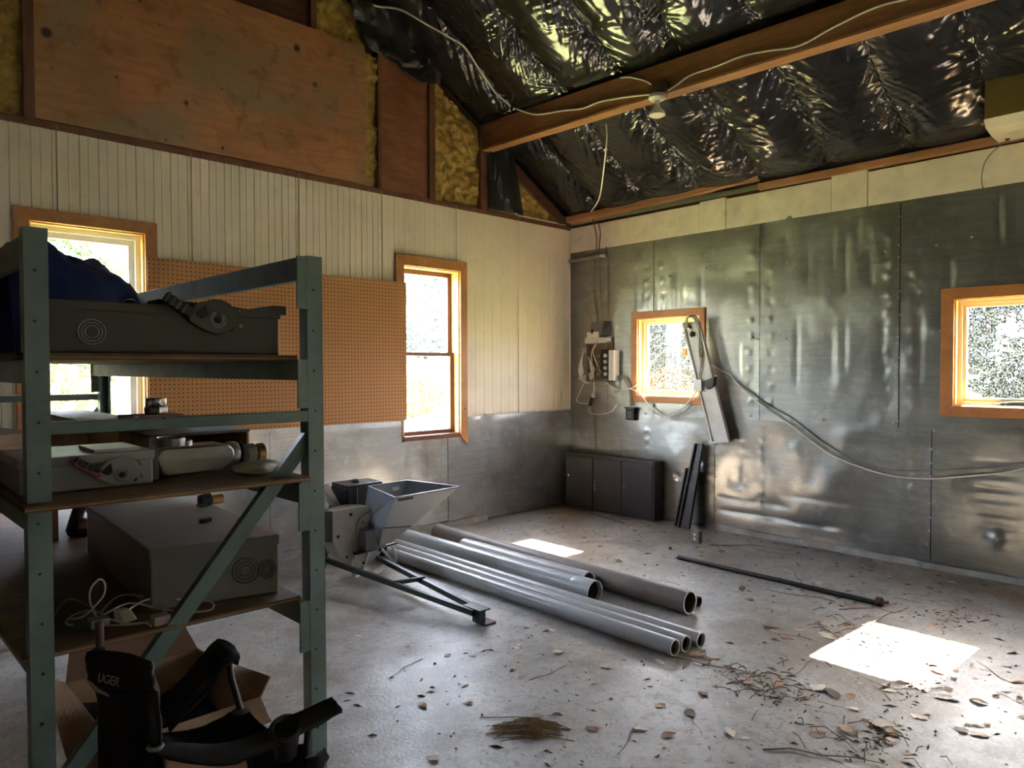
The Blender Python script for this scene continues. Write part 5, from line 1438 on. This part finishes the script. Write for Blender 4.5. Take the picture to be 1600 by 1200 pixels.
# ================================================================== LITTER ON THE FLOOR
LR = random.Random(11)
leaf_me = []
for v_ in range(8):
    n = 11
    vs_, fs_ = [], []
    curl = LR.uniform(.15, .55); tw = LR.uniform(-.3, .3)
    L_ = 1.0
    spine = [(-.5 + i * L_ / 5) for i in range(6)]
    wd = [0.04, .30 + LR.uniform(-.06, .1), .42, .36 + LR.uniform(-.1, .05), .22, .02]
    for i, (sx_, w_) in enumerate(zip(spine, wd)):
        for s in (-1, 0, 1):
            jag = LR.uniform(.5, 1.2) if s else 1
            yv = s * w_ * jag
            zv = curl * (abs(yv) ** 1.4) + .12 * math.sin(sx_ * 4 + v_) * .5 + (tw * yv * sx_) + LR.uniform(-.06, .06)
            vs_.append((sx_ + LR.uniform(-.03, .03) * abs(s), yv, zv))
    for i in range(5):
        for s in range(2):
            a = i * 3 + s
            fs_.append((a, a + 3, a + 4, a + 1))
    k = len(vs_)
    vs_ += [(-.5, -.015, .0), (-.5, .015, .0), (-.85, .01, .06), (-.85, -.01, .06)]
    fs_.append((k, k + 1, k + 2, k + 3))
    zmin = min(p[2] for p in vs_)
    vs_ = [(x, y, z - zmin + .01) for x, y, z in vs_]
    row = []
    for mm in M_leaf:
        me = bpy.data.meshes.new('leaf')
        me.from_pydata(vs_, [], fs_)
        me.polygons.foreach_set('use_smooth', [True] * len(me.polygons))
        me.materials.append(mm)
        row.append(me)
    leaf_me.append(row)


MARKS = (('by the sunlit patch', -2.15, -4.66), ('near the loose heap of stems', -3.24, -4.28), ('at the front edge of the floor', -3.3, -5.1), ('in front of the pipe ends', -3.15, -3.95), ('beside the long steel rod', -1.38, -3.4),
         ('near the charcoal locker', -.5, -.9), ('by the leaning channels', -.6, -2.1), ('along the foot of the tin wall', -.3, -3.9), ('near the towing tongue', -4.0, -2.5), ('before the sheaf of grass', -4.5, -3.8), ('on open floor behind the rod', -.9, -2.9), ('between the rod and the pipes', -1.9, -2.6), ('below the right window', -.6, -4.7), ('between rack and sheaf of grass', -4.9, -3.2))


def place(x, y):
    return min(MARKS, key=lambda q: math.hypot(q[1] - x, q[2] - y))[0]


def leaf(x, y, s, mi):
    label = '%s %s dry leaf %s' % ('large' if s > .11 else 'small' if s < .048 else 'curled', ('tan', 'pale', 'brown', 'dark')[mi], place(x, y))
    group = 'dry leaves ' + place(x, y)
    o = bpy.data.objects.new('dry_leaf', LR.choice(leaf_me)[mi])
    COL.objects.link(o)
    o.location = (x, y, 0.001)
    o.rotation_euler = (0, 0, LR.uniform(0, 6.28))
    o.scale = (s, s * LR.uniform(.7, 1.0), s * LR.uniform(.35, .7))
    return props(o, label, 'leaf', group)


spots_ = [(-3.842, -4.441, .13, 1), (-3.245, -4.93, .17, 1), (-3.412, -4.812, .13, 0), (-3.288, -4.973, .12, 0), (-2.432, -4.467, .10, 0), (-2.291, -4.273, .11, 1), (-3.081, -4.616, .15, 3), (-3.054, -4.536, .14, 1), (-3.165, -4.352, .13, 0),
          (-2.64, -4.823, .13, 0), (-2.358, -4.92, .12, 2), (-2.694, -5.059, .14, 1), (-2.177, -5.268, .12, 0), (-1.01, -4.609, .10, 1), (-.914, -4.54, .09, 0), (-2.293, -4.083, .10, 0), (-2.375, -3.922, .12, 2), (-2.25, -4.235, .11, 1), (-3.258, -4.229, .12, 0),
          (-3.155, -3.839, .12, 0), (-3.402, -3.732, .08, 1), (-3.487, -2.933, .08, 1), (-3.737, -3.211, .10, 1), (-3.692, -3.553, .08, 0), (-4.482, -2.132, .08, 1), (-4.747, -3.195, .09, 2), (-5.013, -3.629, .09, 1), (-4.252, -2.783, .06, 1), (-4.397, -3.691, .08, 2),
          (-4.297, -3.963, .08, 3), (-4.128, -4.125, .09, 1), (-4.078, -4.256, .10, 2), (-4.565, -3.341, .07, 2), (-4.35, -2.5, .06, 2), (-4.1, -3.2, .07, 0)]
for x, y, s, mi in spots_:
    leaf(x, y, s * .85, mi)
free = lambda x, y: not (-3.45 < x < -2.1 and -3.85 < y < -.1) and not (x < -3.2 and y > -2.7 and x < -3.0) and not (x < -5.3)
n = 0
while n < 215:
    x, y = LR.uniform(-4.9, -.15), LR.uniform(-5.5, -.2)
    dens = .25 + .75 * max(0, 1 - math.hypot(x + 2.3, y + 4.3) / 2.4) + .25 * (x > -1.9) * (y > -2.5)
    if LR.random() > dens or not free(x, y): continue
    leaf(x, y, LR.choice((.03, .04, .05, .05, .07, .09)), LR.choice((0, 0, 0, 1, 1, 2, 2, 3)))
    n += 1
tw_me = []
for v_ in range(7):
    b = MB()
    p = [(-.5, 0, .02)]
    for i in range(4):
        p.append((p[-1][0] + .25, p[-1][1] + LR.uniform(-.09, .09), .02 + LR.uniform(0, .02)))
    b.tube(p, .012, 5, r1=.006)
    if v_ % 2:
        b.tube([p[2], (p[2][0] + .15, p[2][1] + .16, .03)], .007, 4)
    me = bpy.data.meshes.new('twig')
    me.from_pydata(b.v, [], b.f)
    me.materials.append(M_twig)
    tw_me.append(me)
n = 0
while n < 110:
    x, y = LR.uniform(-4.9, -.2), LR.uniform(-5.5, -.3)
    dens = .3 + .7 * max(0, 1 - math.hypot(x + 2.5, y + 4.3) / 2.2)
    if LR.random() > dens or not free(x, y): continue
    o = bpy.data.objects.new('twig', LR.choice(tw_me))
    COL.objects.link(o)
    s = LR.choice((.08, .1, .14, .2, .3)) if n > 6 else .5
    o.location = (x, y, 0.0)
    o.rotation_euler = (0, 0, LR.uniform(0, 6.28))
    o.scale = (s, s, s * .6)
    props(o, '%s thin dry twig %s' % ('short' if s < .12 else 'long' if s > .25 else 'crooked', place(x, y)), 'twig', 'twigs ' + place(x, y))
    n += 1
b = MB()
for k in range(1500):
    if k < 1000:
        x, y = LR.uniform(-5.2, -.1), LR.uniform(-5.6, -.15)
        if not free(x, y): continue
        s = LR.choice((.004, .006, .008, .012))
    else:
        cx, cy, rx, ry = LR.choice(((-3.24, -4.25, .22, .3), (-2.15, -4.45, .3, .2), (-3.45, -4.95, .35, .12), (-3.3, -4.5, .2, .15), (-2.6, -4.9, .3, .1), (-1.3, -4.7, .3, .2), (-.15, -3.5, .05, 1.5)))
        x, y = LR.gauss(cx, rx * .5), LR.gauss(cy, ry * .5)
        s = LR.choice((.003, .005, .007, .010))
    a = LR.uniform(0, 6.28); l_ = s * LR.uniform(1, 3.5)
    c_, s_ = math.cos(a), math.sin(a)
    z = .001
    q = [(x - c_ * l_, y - s_ * l_, z), (x + s_ * s * .6, y - c_ * s * .6, z), (x + c_ * l_, y + s_ * l_, z), (x - s_ * s * .6, y + c_ * s * .6, z), (x, y, z + s * .8)]
    b.add(q, [(0, 1, 4), (1, 2, 4), (2, 3, 4), (3, 0, 4)])
b.build('floor_litter', M_twig, label='scattered crumbs of bark and leaf on the concrete floor', cat='litter', kind='stuff', org=(0, 0, 0))
for (x, y, n_, L_, dr, lb) in ((-3.24, -4.28, 40, .14, None, 'loose heap of dry stems near the middle of the floor'), (-4.52, -3.76, 42, .34, .35, 'sheaf of dry grass lying on the floor before the pipes'), (-3.42, -4.96, 22, .16, None, 'small heap of twigs on the floor at the front'), (-1.95, -4.2, 14, .15, None, 'scatter of stems by the patch of sunlight')):
    b = MB()
    for k in range(n_):
        px, py = LR.gauss(x, .13 if dr is None else .05), LR.gauss(y, .13 if dr is None else .05)
        a = LR.uniform(0, 6.28) if dr is None else -.75 + LR.gauss(0, .14)
        l_ = L_ * LR.uniform(.4, 1) / 2
        z = LR.uniform(.004, .03)
        b.tube([(px - math.cos(a) * l_, py - math.sin(a) * l_, .004), (px + LR.uniform(-.02, .02), py, z), (px + math.cos(a) * l_, py + math.sin(a) * l_, .004)], .0025, 4)
    b.build('dry_stems', M_straw if dr else M_twig, label=lb, cat='stems', kind='stuff')

# ================================================================== BEYOND THE WINDOWS
def tree(x, y, h, cr, m, label, seed, trunk=.16, shape='round', n=2600, leaf=.16, group=None, name='tree', base=.25):
    r = np.random.RandomState(seed)
    t = thing(name, (x, y, -.2), label, 'tree' if name == 'tree' else 'shrub', group)
    b = MB()
    b.tube([(x, y, -.3), (x + .05, y, h * .4), (x, y + .05, h * .9)], trunk, 8, r1=.03)
    for k in range(14):
        a = r.uniform(0, 6.28); z0 = h * r.uniform(base, .85)
        L_ = cr * r.uniform(.5, .95)
        b.tube([(x, y, z0), (x + math.cos(a) * L_ * .5, y + math.sin(a) * L_ * .5, z0 + .2 * L_), (x + math.cos(a) * L_, y + math.sin(a) * L_, z0 + .45 * L_)], trunk * .3, 5, r1=.01)
    b.build('trunk', M_bark, t)
    z = r.uniform(base, 1, n)
    if shape == 'cone':
        rad = cr * (1 - (z - base) / (1 - base)) ** .8 * r.uniform(.3, 1, n)
    else:
        rad = cr * np.sqrt(np.clip(1 - ((z - (1 + base) / 2) / ((1 - base) / 2)) ** 2, 0, 1)) * r.uniform(.35, 1, n) ** .6
    a = r.uniform(0, 2 * math.pi, n)
    clump = vnoise(a * 2.0, z * 6, seed) > -.45
    c = np.stack([x + rad * np.cos(a), y + rad * np.sin(a), z * h], -1)[clump]
    k = len(c)
    d1 = r.normal(size=(k, 3)); d1 /= np.linalg.norm(d1, axis=1)[:, None]
    d2 = np.cross(d1, r.normal(size=(k, 3))); d2 /= np.linalg.norm(d2, axis=1)[:, None]
    s = leaf * r.uniform(.6, 1.3, k)[:, None]
    q = np.stack([c - d1 * s, c + d2 * s * .55, c + d1 * s, c - d2 * s * .55], 1).reshape(-1, 3)
    b = MB()
    b.add(q.tolist(), [(4 * i, 4 * i + 1, 4 * i + 2, 4 * i + 3) for i in range(k)])
    b.build('foliage', m, t, kind='stuff')
    return t


tree(12.4, 20.2, 7.2, 2.1, M_fol[1], 'round bluish tree framed in the tall narrow window', 1, n=3800, leaf=.13, base=.3)
tree(17.5, 21, 5.0, 2.6, M_fol[0], 'green tree beside the bluish one beyond the tall window', 2)
tree(8.2, 15.0, 1.5, 1.2, M_fol[2], 'low yellow bush on the grass outside the tall window', 3, trunk=.05, n=1600, leaf=.1, name='shrub', base=.02)
tree(-3.6, 11.5, 4.6, 1.8, M_fol[0], 'leafy green tree outside the wide window behind the rack', 5, n=3600, leaf=.12, base=.22)
tree(-4.3, 9.3, 1.9, 1.3, M_fol[2], 'yellow green bush outside the wide window behind the rack', 6, trunk=.05, n=2600, leaf=.09, name='shrub', base=.02)
tree(-1.6, 10.5, 1.4, .9, M_fol[0], 'small green bush at the grass edge past the wide window', 7, trunk=.05, n=1200, leaf=.09, name='shrub', base=.02)
tree(15, 8.4, 3.8, 2.4, M_fol[1], 'bluish tree outside the small window near the corner', 8, n=7000, leaf=.13, base=.1)
tree(9.5, 4.9, 1.75, .8, M_fol[3], 'orange autumn shrub outside the small window near the corner', 9, trunk=.05, n=1500, leaf=.08, name='shrub', base=.02)
tree(22, -1.2, 4.6, 3.2, M_fol[1], 'broad bluish tree outside the window at the right edge', 10, n=8000, leaf=.15, base=.1)
t = thing('far_building', (10.6, 19.2, -.2), 'low white building far outside the tall narrow window', 'building')
MB().box(9.6, 11.4, 19.0, 21.5, -.2, 2.0).build('wall', M_siding, t)
MB().prism([(9.4, 18.8, 2.0), (11.6, 18.8, 2.0), (10.5, 18.8, 2.5)], (0, 2.9, 0)).build('roof', M_roofdark, t)
MB().box(10.1, 10.5, 18.97, 19.0, .9, 1.5).build('window', M_hopperside, t)
